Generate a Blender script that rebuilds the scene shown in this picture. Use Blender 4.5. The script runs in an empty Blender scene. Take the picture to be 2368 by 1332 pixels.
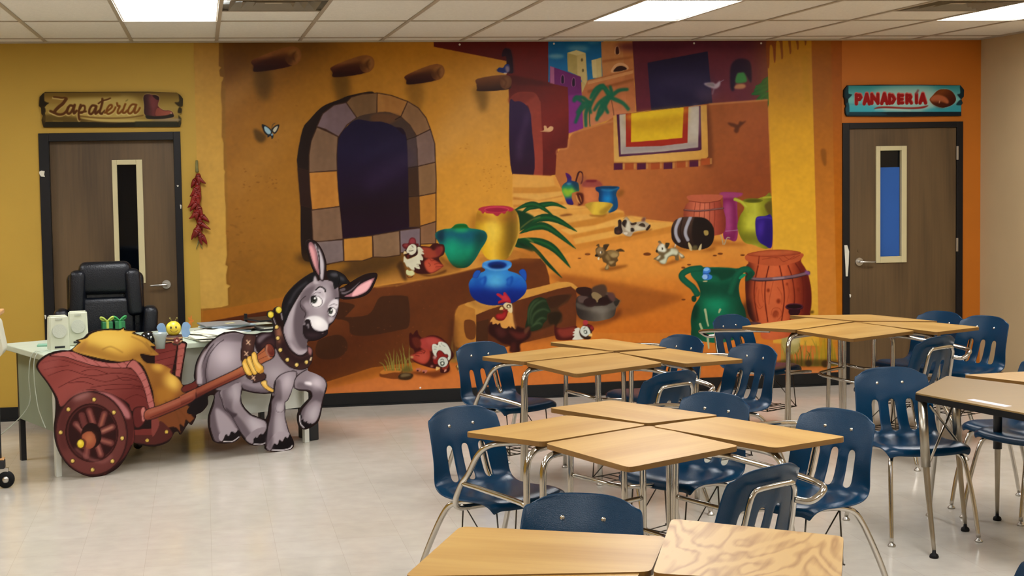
import numpy as np, math, random
def hexc(s):
    return np.array([int(s[i:i+2],16)/255 for i in (0,2,4)],np.float32)
def parse(s):
    out=[];sh=[]
    for t in s.split():
        b=t.endswith('!'); t=t.rstrip('!'); x,y=t.split(','); out.append((float(x),float(y))); sh.append(b)
    return out,sh
def spline(pts,sh,closed,n=6):
    N=len(pts)
    if N<3: return pts
    r=[]
    for i in range(N if closed else N-1):
        p1=np.array(pts[i]);p2=np.array(pts[(i+1)%N])
        p0=np.array(pts[i-1]) if (i>0 or closed) and not sh[i] else p1
        p3=np.array(pts[(i+2)%N]) if (i+2<N or closed) and not sh[(i+1)%N] else p2
        if sh[i] and sh[(i+1)%N]: r.append(tuple(p1)); continue
        for k in range(n):
            t=k/n
            q=.5*(2*p1+(p2-p0)*t+(2*p0-5*p1+4*p2-p3)*t*t+(3*p1-p0-3*p2+p3)*t**3)
            r.append(tuple(q))
    if not closed: r.append(pts[-1])
    return r
def boxblur(m,s):
    for k in range(3):
        w=max(1,int(round(s*1.2)))
        for ax in (0,1):
            p=[(0,0),(0,0)];p[ax]=(w+1,w)
            c=np.cumsum(np.pad(m,p,mode='edge'),axis=ax)
            n=m.shape[ax]
            m=((c[2*w+1:2*w+1+n]-c[:n]) if ax==0 else (c[:,2*w+1:2*w+1+n]-c[:,:n]))/(2*w+1)
    return m
class Canvas:
    def __init__(s,x0,y0,x1,y1,bg,k=1.0):
        s.x0,s.y0,s.k=x0,y0,k; s.w=int((x1-x0)*k);s.h=int((y1-y0)*k)
        s.im=np.empty((s.h,s.w,3),np.float32); s.im[:]=hexc(bg); s.ox=s.oy=0;s.s=1.0;s.rng=random.Random(3)
    def at(s,ox=0,oy=0,sc=1.0): s.ox,s.oy,s.s=ox,oy,sc; return s
    def tp(s,p): return ((s.ox+p[0]/s.s-s.x0)*s.k,(s.oy+p[1]/s.s-s.y0)*s.k)
    def pts(s,q,closed,sm):
        p,sh=parse(q) if isinstance(q,str) else (list(q),[False]*len(q))
        if sm: p=spline(p,sh,closed)
        return np.array([s.tp(a) for a in p])
    def fillmask(s,P,pad):
        x0=max(0,int(P[:,0].min())-pad);x1=min(s.w,int(P[:,0].max())+2+pad)
        y0=max(0,int(P[:,1].min())-pad);y1=min(s.h,int(P[:,1].max())+2+pad)
        if x1<=x0 or y1<=y0: return None
        W=x1-x0;Hh=y1-y0;SS=4
        A=P;B=np.roll(P,-1,0)
        acc=np.zeros((Hh,W+2),np.float32)
        ya,yb=A[:,1],B[:,1]
        for r in range(Hh):
            for k in range(SS):
                y=y0+r+(k+.5)/SS
                m=(ya<=y)!=(yb<=y)
                if not m.any(): continue
                X=np.sort(A[m,0]+(y-ya[m])/(yb[m]-ya[m])*(B[m,0]-A[m,0]))-x0
                X=np.clip(X,0,W-1e-3)
                i=X.astype(int);f=X-i
                sg=np.where(np.arange(len(X))%2==0,1.,-1.)
                np.add.at(acc[r],i,sg*(1-f));np.add.at(acc[r],i+1,sg*f)
        return (x0,y0,x1,y1,np.clip(np.cumsum(acc,1)[:,:W]/SS,0,1))
    def strokemask(s,P,w,pad,w2=None):
        hw=max(w.max() if hasattr(w,'max') else w,1)
        pad=int(pad+hw+2)
        x0=max(0,int(P[:,0].min())-pad);x1=min(s.w,int(P[:,0].max())+2+pad)
        y0=max(0,int(P[:,1].min())-pad);y1=min(s.h,int(P[:,1].max())+2+pad)
        if x1<=x0 or y1<=y0: return None
        M=np.zeros((y1-y0,x1-x0),np.float32)
        n=len(P)-1
        for i in range(n):
            a=P[i];b=P[i+1];wa=w[i]/2;wb=w[i+1]/2;q=int(max(wa,wb)+2)
            u0=max(x0,int(min(a[0],b[0]))-q);u1=min(x1,int(max(a[0],b[0]))+q+1)
            v0=max(y0,int(min(a[1],b[1]))-q);v1=min(y1,int(max(a[1],b[1]))+q+1)
            if u1<=u0 or v1<=v0: continue
            X,Y=np.meshgrid(np.arange(u0,u1)+.5,np.arange(v0,v1)+.5)
            d=b-a;L=d@d+1e-9;t=np.clip(((X-a[0])*d[0]+(Y-a[1])*d[1])/L,0,1)
            D=np.hypot(X-a[0]-t*d[0],Y-a[1]-t*d[1])
            c=np.clip(wa+(wb-wa)*t-D+.5,0,1)
            sub=M[v0-y0:v1-y0,u0-x0:u1-x0];np.maximum(sub,c,out=sub)
        return (x0,y0,x1,y1,M)
    def comp(s,mk,col,a,blur,clip):
        if mk is None: return None
        x0,y0,x1,y1,m=mk
        if blur: m=boxblur(m,blur*s.k/s.s if s.s!=1 else blur*s.k)
        if clip is not None:
            if not isinstance(clip,list): clip=[clip]
            for cl in clip:
                if cl is None: continue
                cm=np.zeros_like(m);a0=max(x0,cl[0]);b0=max(y0,cl[1]);a1=min(x1,cl[2]);b1=min(y1,cl[3])
                if a1>a0 and b1>b0: cm[b0-y0:b1-y0,a0-x0:a1-x0]=cl[4][b0-cl[1]:b1-cl[1],a0-cl[0]:a1-cl[0]]
                m=m*cm
        if isinstance(col,tuple):
            g0=s.tp(col[0]);g1=s.tp(col[1]);c=[hexc(q) for q in col[2:]]
            X,Y=np.meshgrid(np.arange(x0,x1),np.arange(y0,y1))
            dx,dy=g1[0]-g0[0],g1[1]-g0[1]
            t=np.clip(((X-g0[0])*dx+(Y-g0[1])*dy)/(dx*dx+dy*dy),0,1)*(len(c)-1)
            i=np.minimum(t.astype(int),len(c)-2);f=(t-i)[...,None];c=np.array(c)
            cc=c[i]*(1-f)+c[i+1]*f
        else: cc=hexc(col)
        mm=(m*a)[...,None].astype(np.float32)
        s.im[y0:y1,x0:x1]=s.im[y0:y1,x0:x1]*(1-mm)+cc*mm
        return (x0,y0,x1,y1,m)
    def P(s,q,col,b=0,a=1,sm=1,clip=None,o=None,ow=2):
        P=s.pts(q,True,sm);m=s.fillmask(P,int(b*3*s.k)+1)
        r=s.comp(m,col,a,b,clip)
        if o: s.stroke(np.vstack([P,P[:1]]),np.full(len(P)+1,ow*s.k/s.s),o,0,1,clip)
        return r
    def stroke(s,P,w,col,b,a,clip): return s.comp(s.strokemask(P,w,int(b*3*s.k)),col,a,b,clip)
    def L(s,q,w,col,b=0,a=1,sm=1,clip=None,w1=None,mid=None):
        P=s.pts(q,False,sm);t=np.linspace(0,1,len(P))
        W=w+(w1-w)*t if w1 is not None else np.full(len(P),w)
        if mid is not None: W=w+(mid-w)*np.sin(np.pi*t)
        return s.stroke(P,W*s.k/s.s,col,b,a,clip)
    def E(s,x,y,rx,ry,col,rot=0,b=0,a=1,clip=None,o=None,ow=2):
        t=np.linspace(0,2*np.pi,40,endpoint=False);c,n=math.cos(math.radians(rot)),math.sin(math.radians(rot))
        q=[(x+rx*math.cos(k)*c-ry*math.sin(k)*n,y+rx*math.cos(k)*n+ry*math.sin(k)*c) for k in t]
        return s.P(q,col,b,a,0,clip,o,ow)
    def dots(s,n,x0,y0,x1,y1,col,r0=1,r1=3,a=.5,clip=None):
        for _ in range(n):
            r=s.rng.uniform(r0,r1); s.E(s.rng.uniform(x0,x1),s.rng.uniform(y0,y1),r*1.4,r*.7,col,s.rng.uniform(-30,30),0,a,clip)
    def grain(s,amt,size=3,seed=1):
        g=np.random.default_rng(seed).standard_normal((s.h//size+2,s.w//size+2)).astype(np.float32)
        g=np.repeat(np.repeat(g,size,0),size,1)[:s.h,:s.w]
        s.im*=(1+amt*boxblur(g,size*.5))[...,None]
def paint_mural():
    c=Canvas(440,80,1975,925,'a9701f')  # colours carry the room's lighting too, dimmer toward the ceiling
    # big ochre house wall
    c.at(0,0,1)
    c.P('440,80 1975,80 1975,925 440,925',((500,300),(1180,330),'94601f','a8701f','c48628','cf9230'),sm=0)
    c.P('500,80 820,80 700,160 600,190 500,210','5c360c',b=26,a=.75)  # darker top left: weak room light near the ceiling painted in
    c.P('800,90 1175,90 1175,135 800,135','b0700f',b=22,a=.7)
    c.P('520,300 700,330 690,700 525,720','a06a20',b=40,a=.5)
    c.P('1010,330 1185,300 1185,480 1010,560','dc9a33',b=30,a=.6)
    for q,a in (('505,215 640,120 690,110 520,260',.28),('1010,300 1130,170 1180,200 1020,380',.4),('520,420 660,280 700,290 560,450',.12),('1090,330 1160,240 1180,260 1100,370',.3)): c.P(q,'d9a560',b=12,a=a)
    c.P('520,560 700,600 700,660 520,712','7a4c14',b=30,a=.45)
    c.dots(22,560,390,640,440,'7a4a12',.8,2.2,.6);c.dots(30,525,460,590,640,'7a4a12',1,3.5,.35);c.dots(22,1110,380,1180,440,'a86a18',.8,2,.6);c.dots(16,1060,330,1175,470,'a86a18',1,2.4,.4);c.dots(14,560,150,700,520,'7a4a12',1,2.5,.3)
    # town behind
    c.P('1003,95 1275,80 1275,420 1186,420 1184,180 1171,178 1171,141 1003,106',((1080,95),(1250,300),'5e1410','6a1612','641812'),sm=0)
    c.P('1003,95 1171,95 1171,141 1003,108','5a100e',sm=0)
    c.P('1268,88 1395,88 1395,190 1268,190',((1300,90),(1300,190),'0a5c92','0b66a4','1f78ae'),sm=0)
    c.E(1336,112,26,5,'8fb6c4',0,3,.7);c.E(1286,130,18,5,'7fb0c8',0,2,.8);c.E(1372,98,14,3,'4f90b8',0,2,.6);c.E(1372,150,10,3,'3f88b4',0,2,.6)
    c.at(1000,80,3.552)
    c.P('1108,150 1182,128 1258,152 1272,360 1270,420 1230,640 1225,350 1112,300','c2ae70',sm=0)
    c.P('1108,150 1182,128 1190,330 1112,300','b3a05f',sm=0);c.P('1190,130 1258,152 1268,420 1192,340','cfb878',sm=0)
    c.P('1108,150 1182,128 1258,152 1184,172','d8c88c',sm=0)
    c.E(1228,208,9,14,'6a5a34');c.E(1236,294,8,14,'6a5a34')
    c.P('1306,212 1388,188 1392,352 1318,356','c9b67a',sm=0);c.P('1306,212 1345,200 1350,356 1318,356','d6c48a',sm=0)
    c.P('966,258 1220,346 1232,640 1240,775 1120,810 960,420','6c1f68',sm=0);c.P('966,258 1000,270 1002,415 968,412','a8608c',sm=0)
    c.P('1110,500 1235,480 1242,775 1120,815','8a2a86',sm=0,b=3,a=.7)
    for x,y in ((1070,365),(1160,388)):
        c.P(f'{x-15},{y+34} {x-14},{y-20} {x},{y-38} {x+14},{y-20} {x+14},{y+34}','a05a90');c.P(f'{x-11},{y+32} {x-10},{y-18} {x},{y-32} {x+9},{y-16} {x+9},{y+32}','240a2c')
    c.P('1385,60 1640,60 1672,640 1480,690 1240,775 1228,480 1275,375 1396,345',((1400,80),(1500,640),'b87a48','c4844c','b86a3c','c47a50'),sm=0)
    c.P('1640,60 1640,60 1672,640 1600,655 1560,60','b46a3a',sm=0,a=.6)
    for y,d in ((210,0),(300,1),(382,1)): c.P(f'1275,{y+80*d} 1650,{y-20} 1650,{y+6} 1275,{y+104*d}' if d else f'1395,{y} 1645,{y-35} 1645,{y-15} 1395,{y+22}','9a5a2c',sm=0,a=.75,b=1.5)
    c.P('1275,385 1650,292 1650,318 1275,410','d89a62',sm=0,a=.8);c.P('1275,458 1655,360 1655,372 1275,480','8a4a22',sm=0,a=.7,b=2)
    c.P('1500,158 1502,108 1518,92 1534,108 1538,158','e8b888');c.P('1506,158 1506,112 1518,98 1530,112 1532,156','3a1410')
    c.P('1472,312 1490,256 1540,230 1590,246 1606,286','dfa878');c.P('1490,306 1510,268 1545,256 1580,264 1592,288','2c120c')
    # red house with arch
    c.P('620,330 970,400 1112,432 1120,640 1118,930 1030,940 1020,1150 905,1168 660,1150',((700,400),(1050,900),'5c1612','6e1c14','7a2018','5e140e'),sm=0)
    c.P('640,330 960,400 960,420 640,400','48100c',b=6,a=.6)
    c.P('570,180 580,130 610,106 640,118 660,180 668,300 640,320 610,300 606,185','24081c');c.L('612,106 646,122 664,190 672,310',14,'5c1818',a=.9)
    c.P('632,560 640,520 690,480 760,470 840,480 880,540 892,620 905,1168 830,1145 800,640 760,580 700,560','93392a');c.P('632,520 700,478 780,472 850,486 820,520 760,560 640,560','7c2a20',b=6,a=.8)
    c.P('632,580 680,550 730,552 780,590 806,650 815,750 832,1145 655,1145',((700,560),(740,1140),'2e1440','2a0f38','24082a','2c0a24'))
    c.P('700,1040 690,900 740,760 780,620 800,680 760,800 730,1000','6a5a7a',b=16,a=.3)  # gloss of the room lights on the vinyl, painted as a pale streak
    # palms
    for cx,cy,fr in ((1290,560,'1180,510 1240,520 1290,570|1190,640 1240,570 1290,560|1175,720 1220,620 1290,570|1260,750 1260,650 1290,570|1300,640 1290,600 1290,560|1310,500 1350,440 1400,420|1350,690 1400,620 1390,560|1240,560 1180,520 1165,540'),(1460,510,'1380,420 1420,450 1460,510|1460,430 1470,470 1465,510|1600,450 1530,460 1465,510|1610,610 1560,560 1470,520|1350,700 1380,600 1450,520|1330,620 1370,560 1440,510|1290,600 1340,500 1400,430 1440,480|1440,640 1420,590 1440,540')):
        for f in fr.split('|'): c.L(f,24,'0f6044',w1=34,b=3,a=.95)
    c.L('1290,600 1290,700 1296,765',9,'2a5a38');c.L('1470,540 1482,600 1490,660',8,'7a4a2c')
    c.L('1300,520 1340,450 1400,425 1450,480',22,'0f6a4a',b=4);c.L('1500,540 1560,560 1605,620',12,'2a6a4a',b=3)
    # plum house
    c.at(1400,80,3.4154)
    c.P('212,40 1280,40 1295,520 840,552 350,605 245,612','5e2030',sm=0)
    c.P('212,60 1280,60 1280,110 212,130','441028',b=14,a=.7);c.P('600,100 1280,220 1280,520 700,540','6a2a3c',b=40,a=.6)
    c.P('332,222 808,132 845,545 362,608',((500,200),(600,560),'1e1838','221a3e','1c1434'),sm=0)
    c.P('350,380 600,300 830,330 830,480 500,420','3a3458',b=30,a=.45);c.P('400,470 560,540 760,500 500,580','2c2648',b=16,a=.6)
    c.P('988,420 988,260 1030,200 1090,190 1140,215 1155,290 1150,380 1115,330 1070,300 1040,320 1030,360 1015,440','240f2c',b=2)
    c.P('1030,380 1040,310 1070,300 1095,300 1115,340 1110,375','3f8a4a',b=2);c.P('1020,425 1035,395 1090,390 1110,410 1080,428','b8805a',b=3)
    c.P('780,385 850,380 870,390 905,365 905,400 880,425 850,425 800,405','b8a8b8',b=1.5);c.L('905,375 935,358',4,'9a90a8');c.L('860,420 850,450 845,470',6,'a898a8',b=1);c.E(800,480,90,40,'8a6a80',0,26,.35);c.P('790,388 850,382 860,410 810,405','8a8088',b=1)
    for f in ('1285,380 1240,400 1180,440','1290,420 1230,450 1160,470','1290,460 1230,500 1155,590','1290,480 1270,540 1255,625','1290,340 1260,370 1240,400','1290,360 1265,400 1190,410'): c.L(f,14,'175c2c',mid=44);c.L(f,5,'2f8a3a',b=4,a=.6)
    # terracotta wall
    c.at(0,0,1)
    c.P('1775,230 1635,240 1480,262 1416,272 1400,284 1350,296 1326,306 1314,322 1312,342 1296,344 1287,356 1284,408 1282,440 1330,505 1430,500 1500,512 1560,514 1785,530',((1300,300),(1760,480),'ad6430','b2662e','a85c2a','96481e'),sm=0)
    c.P('1560,470 1785,330 1785,530 1560,530','7e3a18',b=36,a=.6);c.P('1640,245 1700,240 1660,400 1640,390','7a3c18',b=12,a=.35)
    c.L('1287,356 1290,346 1312,342 1316,320 1326,307 1400,285 1480,263',3,'cf8a50',b=1,a=.8);c.L('1640,241 1775,231',3,'c98850',b=1)
    c.P('1340,470 1420,480 1400,500','c07038',b=10,a=.5)
    c.at(1400,80,3.4154)
    c.P('965,695 1010,700 1045,712 1060,685 1085,690 1112,680 1090,705 1060,735 1050,770 1030,778 1015,760 1020,735 985,720','5a2a10',b=2)
    # blanket
    c.P('800,560 830,650 850,1010 800,1040 760,980','5e2e12',b=8,a=.75)
    c.P('62,640 230,612 800,555 812,962 790,985 420,1012 68,1012',((60,640),(800,980),'c8984a','d8a858','c89440'),sm=0)
    q='88,632 260,612 752,562 760,905 748,915 108,965'
    c.P(q,'451232',sm=0);c.P('110,632 740,565 732,890 440,925 122,945','b8ac9a',sm=0)
    c.P('122,880 735,850 732,890 122,945','8c8088',b=14,a=.7,sm=0);c.P('660,600 740,570 735,800 660,760','c8c0b4',b=10,a=.6)
    c.P('160,625 655,570 648,855 440,880 162,888','9c2414',sm=0)
    c.P('205,622 618,575 608,815 400,835 202,850','dcb41c',sm=0);c.P('205,680 620,630 615,700 400,760 205,740','b88a10',b=20,a=.55);c.P('205,625 618,578 616,620 205,670','ecc828',b=10,a=.6)
    for i,(x,y) in enumerate(((100,1042),(188,1042),(284,1040),(394,1038),(494,1036),(598,1026),(698,1018),(790,1004))):
        c.P(f'{x-34},{y-26} {x+36},{y-30} {x+36},{y+24} {x-34},{y+28}',('4a1030','a0481c')[i%2],sm=0)
        c.P(f'{x+36},{y-28} {x+52},{y-28} {x+52},{y+18} {x+36},{y+20}','c08848',sm=0,a=.7)
    c.L('70,1012 420,1012 780,988',8,'7a4216',b=3,a=.8)
    # beams
    c.at(500,80,2.96)
    for (x0,y0,x1,y1,r,dk) in ((290,198,525,145,55,0),(830,240,1030,200,50,0),(1335,295,1515,255,45,1)):
        c.P(f'{x0-30},{y0+r} {x0+70},{y0+r-10} {x0+90},{y0+r+80} {x0+60},{y0+r+190} {x0+10},{y0+r+180} {x0-20},{y0+r+100}','3a2808',b=14,a=.55 if not dk else .35)
        c.P(f'{x0-30},{y0-r+25} {x1},{y1-r-10} {x1+20},{y1+r} {x0-10},{y0+r+2} {x0-34},{y0+20}',((x0,y0-r),(x0,y0+r),'8a5428','5c2c18','401810','2c0e08'))
        c.E(x1+2,y1+2,r,r+10,'8a5426',20);c.E(x1+8,y1,r*.75,r*.85,'9c6a34',20,6,.8);c.E(x1+2,y1+4,r*.45,r*.5,'5a2e10',20,5,.6);c.L(f'{x1+20},{y1-30} {x1},{y1} {x1+16},{y1+40}',6,'3a1a08',b=1,a=.7)
        c.P(f'{x0-20},{y0} {x1-50},{y1-16} {x1-10},{y1+r} {x0-10},{y0+r}','1a0404',b=8,a=.45)
    c.at(1000,80,3.552)
    c.P('340,440 450,450 460,540 440,620 400,640 370,560','5a4010',b=14,a=.6)
    c.P('362,410 372,362 600,332 640,400 620,450 385,465 366,440',((450,350),(460,460),'7a4a28','57301a','2c120a'));c.E(604,390,48,58,'6c4022',10);c.E(606,388,34,42,'7f5230',10,5,.8);c.L('580,360 606,392 590,430',5,'4a2812',b=1)
    c.P('532,290 548,270 580,272 600,245 628,244 634,270 630,300 600,318 560,312 536,304','1c2f78');c.P('600,262 628,262 630,300 606,308','8a7a90',b=2);c.E(598,318,14,5,'d8c8c0');c.L('532,292 560,288 600,300',10,'14205c',b=2)
    c.P('882,795 915,785 915,750 935,752 945,770 968,752 992,760 988,785 960,800 930,800','d8a878');c.L('885,798 960,802',4,'6a2014',b=1)
    # window arch
    c.at(680,200,3.0278)
    c.P('22,490 60,300 110,230 200,140 320,90 400,60 560,42 440,180 300,350 300,800 345,1060 260,1240 120,1230 60,1200 46,1060 44,830 24,570','1e0f0a')
    c.L('26,570 100,590',5,'3a2014');c.L('46,830 120,850',5,'3a2014');c.P('24,570 100,590 118,850 46,830','2c1610',sm=0,a=.9,b=2)
    c.P('380,1240 90,1250 60,1170 740,1150 780,1190 700,1260 480,1320 300,1330','34200a',b=16,a=.7)
    St=[('160,280 200,190 280,130 365,112 440,218 372,268 312,352 220,300','786268','5c4848'),('365,112 400,75 480,52 582,45 580,188 500,200 440,220','7c5c3c','4c341c'),('582,45 680,62 796,105 748,212 640,180 580,186','a8743a','8a5420'),('796,105 870,150 925,220 955,300 858,348 810,270 748,212','8e6844','60422a'),('955,300 985,400 990,530 865,560 862,440 848,352','80665c','5a443c'),('865,560 990,530 996,650 994,745 874,768','8c6844','5a3e24'),('874,768 994,745 994,945 880,980','bc7e2e','90561c'),('880,980 994,945 992,1100 884,1105','8c6444','5c3c26'),('160,285 232,315 308,352 300,480 302,588 105,602 104,480 120,380','80624a','5a422e'),('105,602 302,590 308,700 320,840 125,864 112,740','c08034','985e1e'),('122,866 322,840 338,1000 342,1068 180,1088 132,1080','84644c','58402c'),('150,1088 342,1072 348,1222 200,1250 160,1200','82706e','5c4c4a'),('346,1066 548,1044 552,1196 480,1220 350,1224','c48634','9c6420'),('550,1042 738,1010 744,1180 640,1196 556,1194','8c6c50','60462e'),('740,1008 884,990 884,1150 745,1164','7c6a70','5a4a50')]
    c.P('300,350 440,230 640,180 780,250 870,440 890,1000 340,1090','1c0a1e',sm=0)
    for q,a,b in St:
        p,_=parse(q);xs=[t[0] for t in p];ys=[t[1] for t in p];x0,x1,y0,y1=min(xs),max(xs),min(ys),max(ys)
        m=c.P(q,a,sm=0)
        for k in range(3): c.L(f'{x0+(x1-x0)*(.25+.25*k)},{y0+(y1-y0)*.1} {x0+(x1-x0)*(.35+.2*k)},{y0+(y1-y0)*.55} {x0+(x1-x0)*(.2+.28*k)},{y0+(y1-y0)*.95}',(x1-x0)*.14,b,b=9,a=.3,clip=m)
        c.P(q,b,sm=0,a=0,o='3c2214',ow=7)
        c.L(f'{x0+14},{y0+14} {x0+(x1-x0)*.4},{y0+10}',8,'c0a080',b=4,a=.25,clip=m)
    c.P('440,218 500,196 640,178 720,200 790,250 840,320 862,440 880,980! 804,985! 790,370 700,280 620,250 540,245 400,260','44322a',sm=1)
    c.P('560,190 690,192 740,215 660,262 540,240','5e3e28',b=5);c.P('790,370 855,350 865,560 795,570','4c3c3c',b=3,sm=0);c.P('795,570 868,560 874,765 800,772','3c2618',b=3,sm=0);c.P('800,772 876,768 882,985 806,985','5a3818',b=3,sm=0)
    for q in ('790,372 856,350','795,570 868,558','800,773 876,766','708,232 745,212'): c.L(q,5,'22120c')
    c.P('303,470 315,360 370,280 440,232 540,245 620,248 700,280 755,330 788,380 800,700! 806,980! 640,1015 342,1060! 320,820! 306,640',((500,250),(560,1040),'18102e','1c1232','1c0a26','1a0414','1e0418'))
    c.P('500,640 800,440 800,560 540,740','3a2c4c',b=26,a=.4);c.P('420,520 640,380 780,360 560,480','2c2444',b=22,a=.5)
    # butterfly
    c.at(500,80,2.96)
    c.P('255,655 280,650 340,690 330,730 300,740 270,715','3a2808',b=5,a=.7)
    c.P('312,615 350,628 382,660 376,690 350,690 325,665','121418');c.P('330,628 355,640 374,664 368,682 350,678 332,655','9fc4d4');c.P('380,655 395,630 430,615 424,650 400,680','14161a');c.P('388,655 400,636 420,626 416,648 400,668','c8c0a8');c.L('378,655 385,620 402,606',3,'20242c');c.P('355,684 385,680 392,700 380,715 372,694 352,705','1c2028');c.E(382,684,7,7,'7fa8c0')
    return c
def paint_mural2(c):
    c.at(0,0,1)
    # ground
    c.P('1186,402 1285,408 1330,505 1430,500 1560,514 1785,528 1785,925 440,925 440,880 1186,640',((1400,500),(1350,860),'d8923c','d5852f','cc7420','c46a20'),sm=0)
    c.P('1500,700 1780,640 1780,900 1300,900','c4641a',b=40,a=.6)
    # stairs
    c.at(1100,400,3.2889)
    S=[('280,12 590,22 600,90 640,112 660,180 660,230 640,270 280,270','dca048'),('285,105 480,108 600,95 655,120 660,140 480,155 285,155','c58430'),('285,155 480,160 655,140 650,200 470,205 285,180','dca550'),('285,180 470,208 660,170 660,180 480,215 285,205','b87428'),('285,205 480,212 660,190 660,215 600,240 285,242','d89c46'),('285,242 400,240 660,215 680,260 640,272 285,262','bf7a2c'),
    ('300,262 660,240 830,252 850,262 700,285 640,320 330,300','e0a850'),('330,290 850,262 1040,278 1090,278 1124,292 1110,330 900,360 620,420 540,330','d89a42'),
    ('340,320 420,300 640,322 860,316 900,330 1124,292 1128,320 1000,350 760,390 560,392','dca24c'),
    ('700,380 900,345 1050,300 1128,300 1130,335 900,400 700,430','c07e2c'),
    ('640,430 900,400 1080,345 1180,325 1290,340 1290,372 1490,375 1490,410 1000,470 720,470','e0a850'),
    ('720,470 900,432 1060,400 1060,440 900,470 740,500','c6822e'),('740,500 1060,440 1400,380 1490,375 1480,405 1340,440 1000,500 760,545','dca24a'),
    ('520,600 760,545 1100,478 1340,440 1490,402 1490,455 1320,490 900,560 760,600 540,636','c27c2a')]
    for q,k in S: c.P(q,k,sm=0,b=1.6)
    c.L('1490,375 1290,368 1130,318',4,'c98a3c',b=1)
    c.P('640,322 700,310 740,318 660,330','7a4418',b=2)
    for q in ('285,105 480,108 600,95','285,180 470,205 655,165','330,298 560,300 860,275','720,470 900,432 1060,398'): c.L(q,3,'e8b860',b=1,a=.7)
    c.P('520,620 900,560 1320,488 1480,470 1700,520 1700,760 1000,780 620,760','dc9038',b=26,a=.8)
    c.P('560,770 800,790 1100,840 1540,930 1500,990 1080,1110 1040,1000 1000,900 800,830 640,820','8e4a16',b=14,a=.75)
    c.P('640,820 1000,900 1060,1080 900,1140 700,1040','7a3c12',b=22,a=.7)
    # ledge
    c.at(0,0,1)
    c.P('440,722 525,712 640,690 720,674 800,660 960,630 1100,590 1190,578 1225,590 1240,640 1060,740 860,800 440,800',((600,700),(1200,600),'a6641c','b87226','c8842e','c07a28'),sm=0)
    c.P('850,660 930,625 1060,604 1180,584 1210,592 1180,602 1040,632 900,658','d2923e',b=5,a=.9);c.P('700,640 930,600 930,632 800,662 720,672','4a2e10',b=10,a=.65);c.P('930,640 1010,640 1060,620 1020,600 940,610','6a3c14',b=8,a=.6)
    m=c.P('440,762 490,742 600,722 700,705 760,690 860,664 965,648 1040,634 1140,610 1200,597 1250,598 1262,612 1270,640 1272,660 1330,668 1334,690 1330,830 800,925 440,925',((700,700),(800,880),'5a2a10','6a3414','55260c','64300f'),sm=0)
    c.P('900,640 1100,620 1060,760 940,780','6e3814',b=40,a=.5,clip=m);c.P('440,780 640,720 700,760 560,880 440,900','3a180a',b=20,a=.6,clip=m)
    for q in ('780,735 850,728 876,690 900,684 935,684 945,694 946,752 920,764 850,776 812,772 806,745','760,698 800,700 820,706 812,718 790,738 772,732','742,784 780,774 800,786 802,810 780,828 745,830 730,818 732,796'): c.P(q,'3e200e',a=.9);
    c.dots(40,760,660,1050,840,'8a4a20',.6,1.4,.6)
    c.L('860,664 905,656 965,648 1040,634 1140,610 1200,597',2.5,'d8983e',b=1)
    c.at(680,650,4.2286);c.L('800,62 1000,42 1005,46 1170,0',5,'e0a24a',b=1)
    c.at(440,560,1)
    # front ground
    c.at(0,0,1)
    c.P('440,925 740,888 860,850 900,845 960,838 1060,830 1060,925',((760,850),(760,910),'c4701e','cc7428','d87e3c'),sm=0)
    c.P('1000,842 1180,800 1330,765 1400,770 1960,770 1960,925 440,925 760,900',((1200,780),(1200,900),'cc7626','cc7028','d4793a'),sm=0)
    c.P('740,886 860,850 960,830 960,842 880,862 760,895','7a4010',b=5,a=.6)
    # second block step
    c.P('1058,790 1052,728 1060,708 1080,700 1200,690 1290,650 1330,664 1334,690 1330,745 1200,790 1100,800','c08034',sm=0)
    c.P('1052,800 1052,730 1058,712 1070,704 1092,706 1100,726 1098,790','b5762c',b=1);c.P('1080,700 1210,672 1300,652 1330,660 1320,672 1180,705 1106,728 1098,715','cf9440',sm=1)
    c.P('1101,800 1101,728 1130,716 1200,694 1290,668 1320,662 1332,672 1336,700 1330,755 1200,795','5a2a10',sm=0)
    c.P('1074,742 1098,745 1098,782 1078,780','6a3814');c.P('1264,690 1300,682 1318,684 1312,700 1290,712 1268,714','3c200e');c.P('1101,745 1130,738 1128,790 1101,790','44230e',sm=0)
    c.P('1280,690 1330,690 1330,760 1230,790 1225,740','6a3416',b=8,a=.6)
    c.P('1058,830 1052,740 1040,750 1045,830','3a1a0a',b=5,a=.6)
    # plant
    c.at(1100,400,3.2889)
    for q in ('330,330 400,270 480,250 590,235 690,270','300,280 400,240 480,250 590,325','335,440 470,350 600,350 770,445','335,460 450,410 560,420 760,575','330,500 480,520 600,580 720,720'):
        c.L(q,4,'0c3c1c',mid=58 if '770' in q or '760' in q or '720' in q else 42,w1=3)
        c.L(q,2,'1a6a2c',mid=14,b=4,a=.7)
    c.P('315,500 400,520 480,590 540,660 660,800 560,720 470,620 420,585 300,560','0c3a1a');c.P('320,520 400,560 440,600 360,570','0a2a14',b=4)
    c.P('280,280 450,340 330,430','0c3418',b=4);c.L('340,420 420,360 490,335',5,'d8a84a',b=1,a=.8);c.L('330,492 380,490 440,530',6,'d8a84a',b=1,a=.8)
    # yellow pot + green pot
    c.at(680,400,3.1714)
    c.P('1330,640 1640,560 1776,570 1776,640 1500,660','9a5a1c',b=10,a=.5);c.P('1290,340 1350,300 1340,420 1300,460','a06818',b=14,a=.7)
    m=c.P('1352,270 1400,245 1480,238 1560,242 1608,262 1640,300 1654,380 1645,470 1600,580 1560,628 1490,645 1420,630 1380,580 1345,500 1330,420 1335,330',((1330,450),(1660,450),'b08418','e0b020','eabc38','b88a18','7a5a10','c89c34'))
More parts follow.
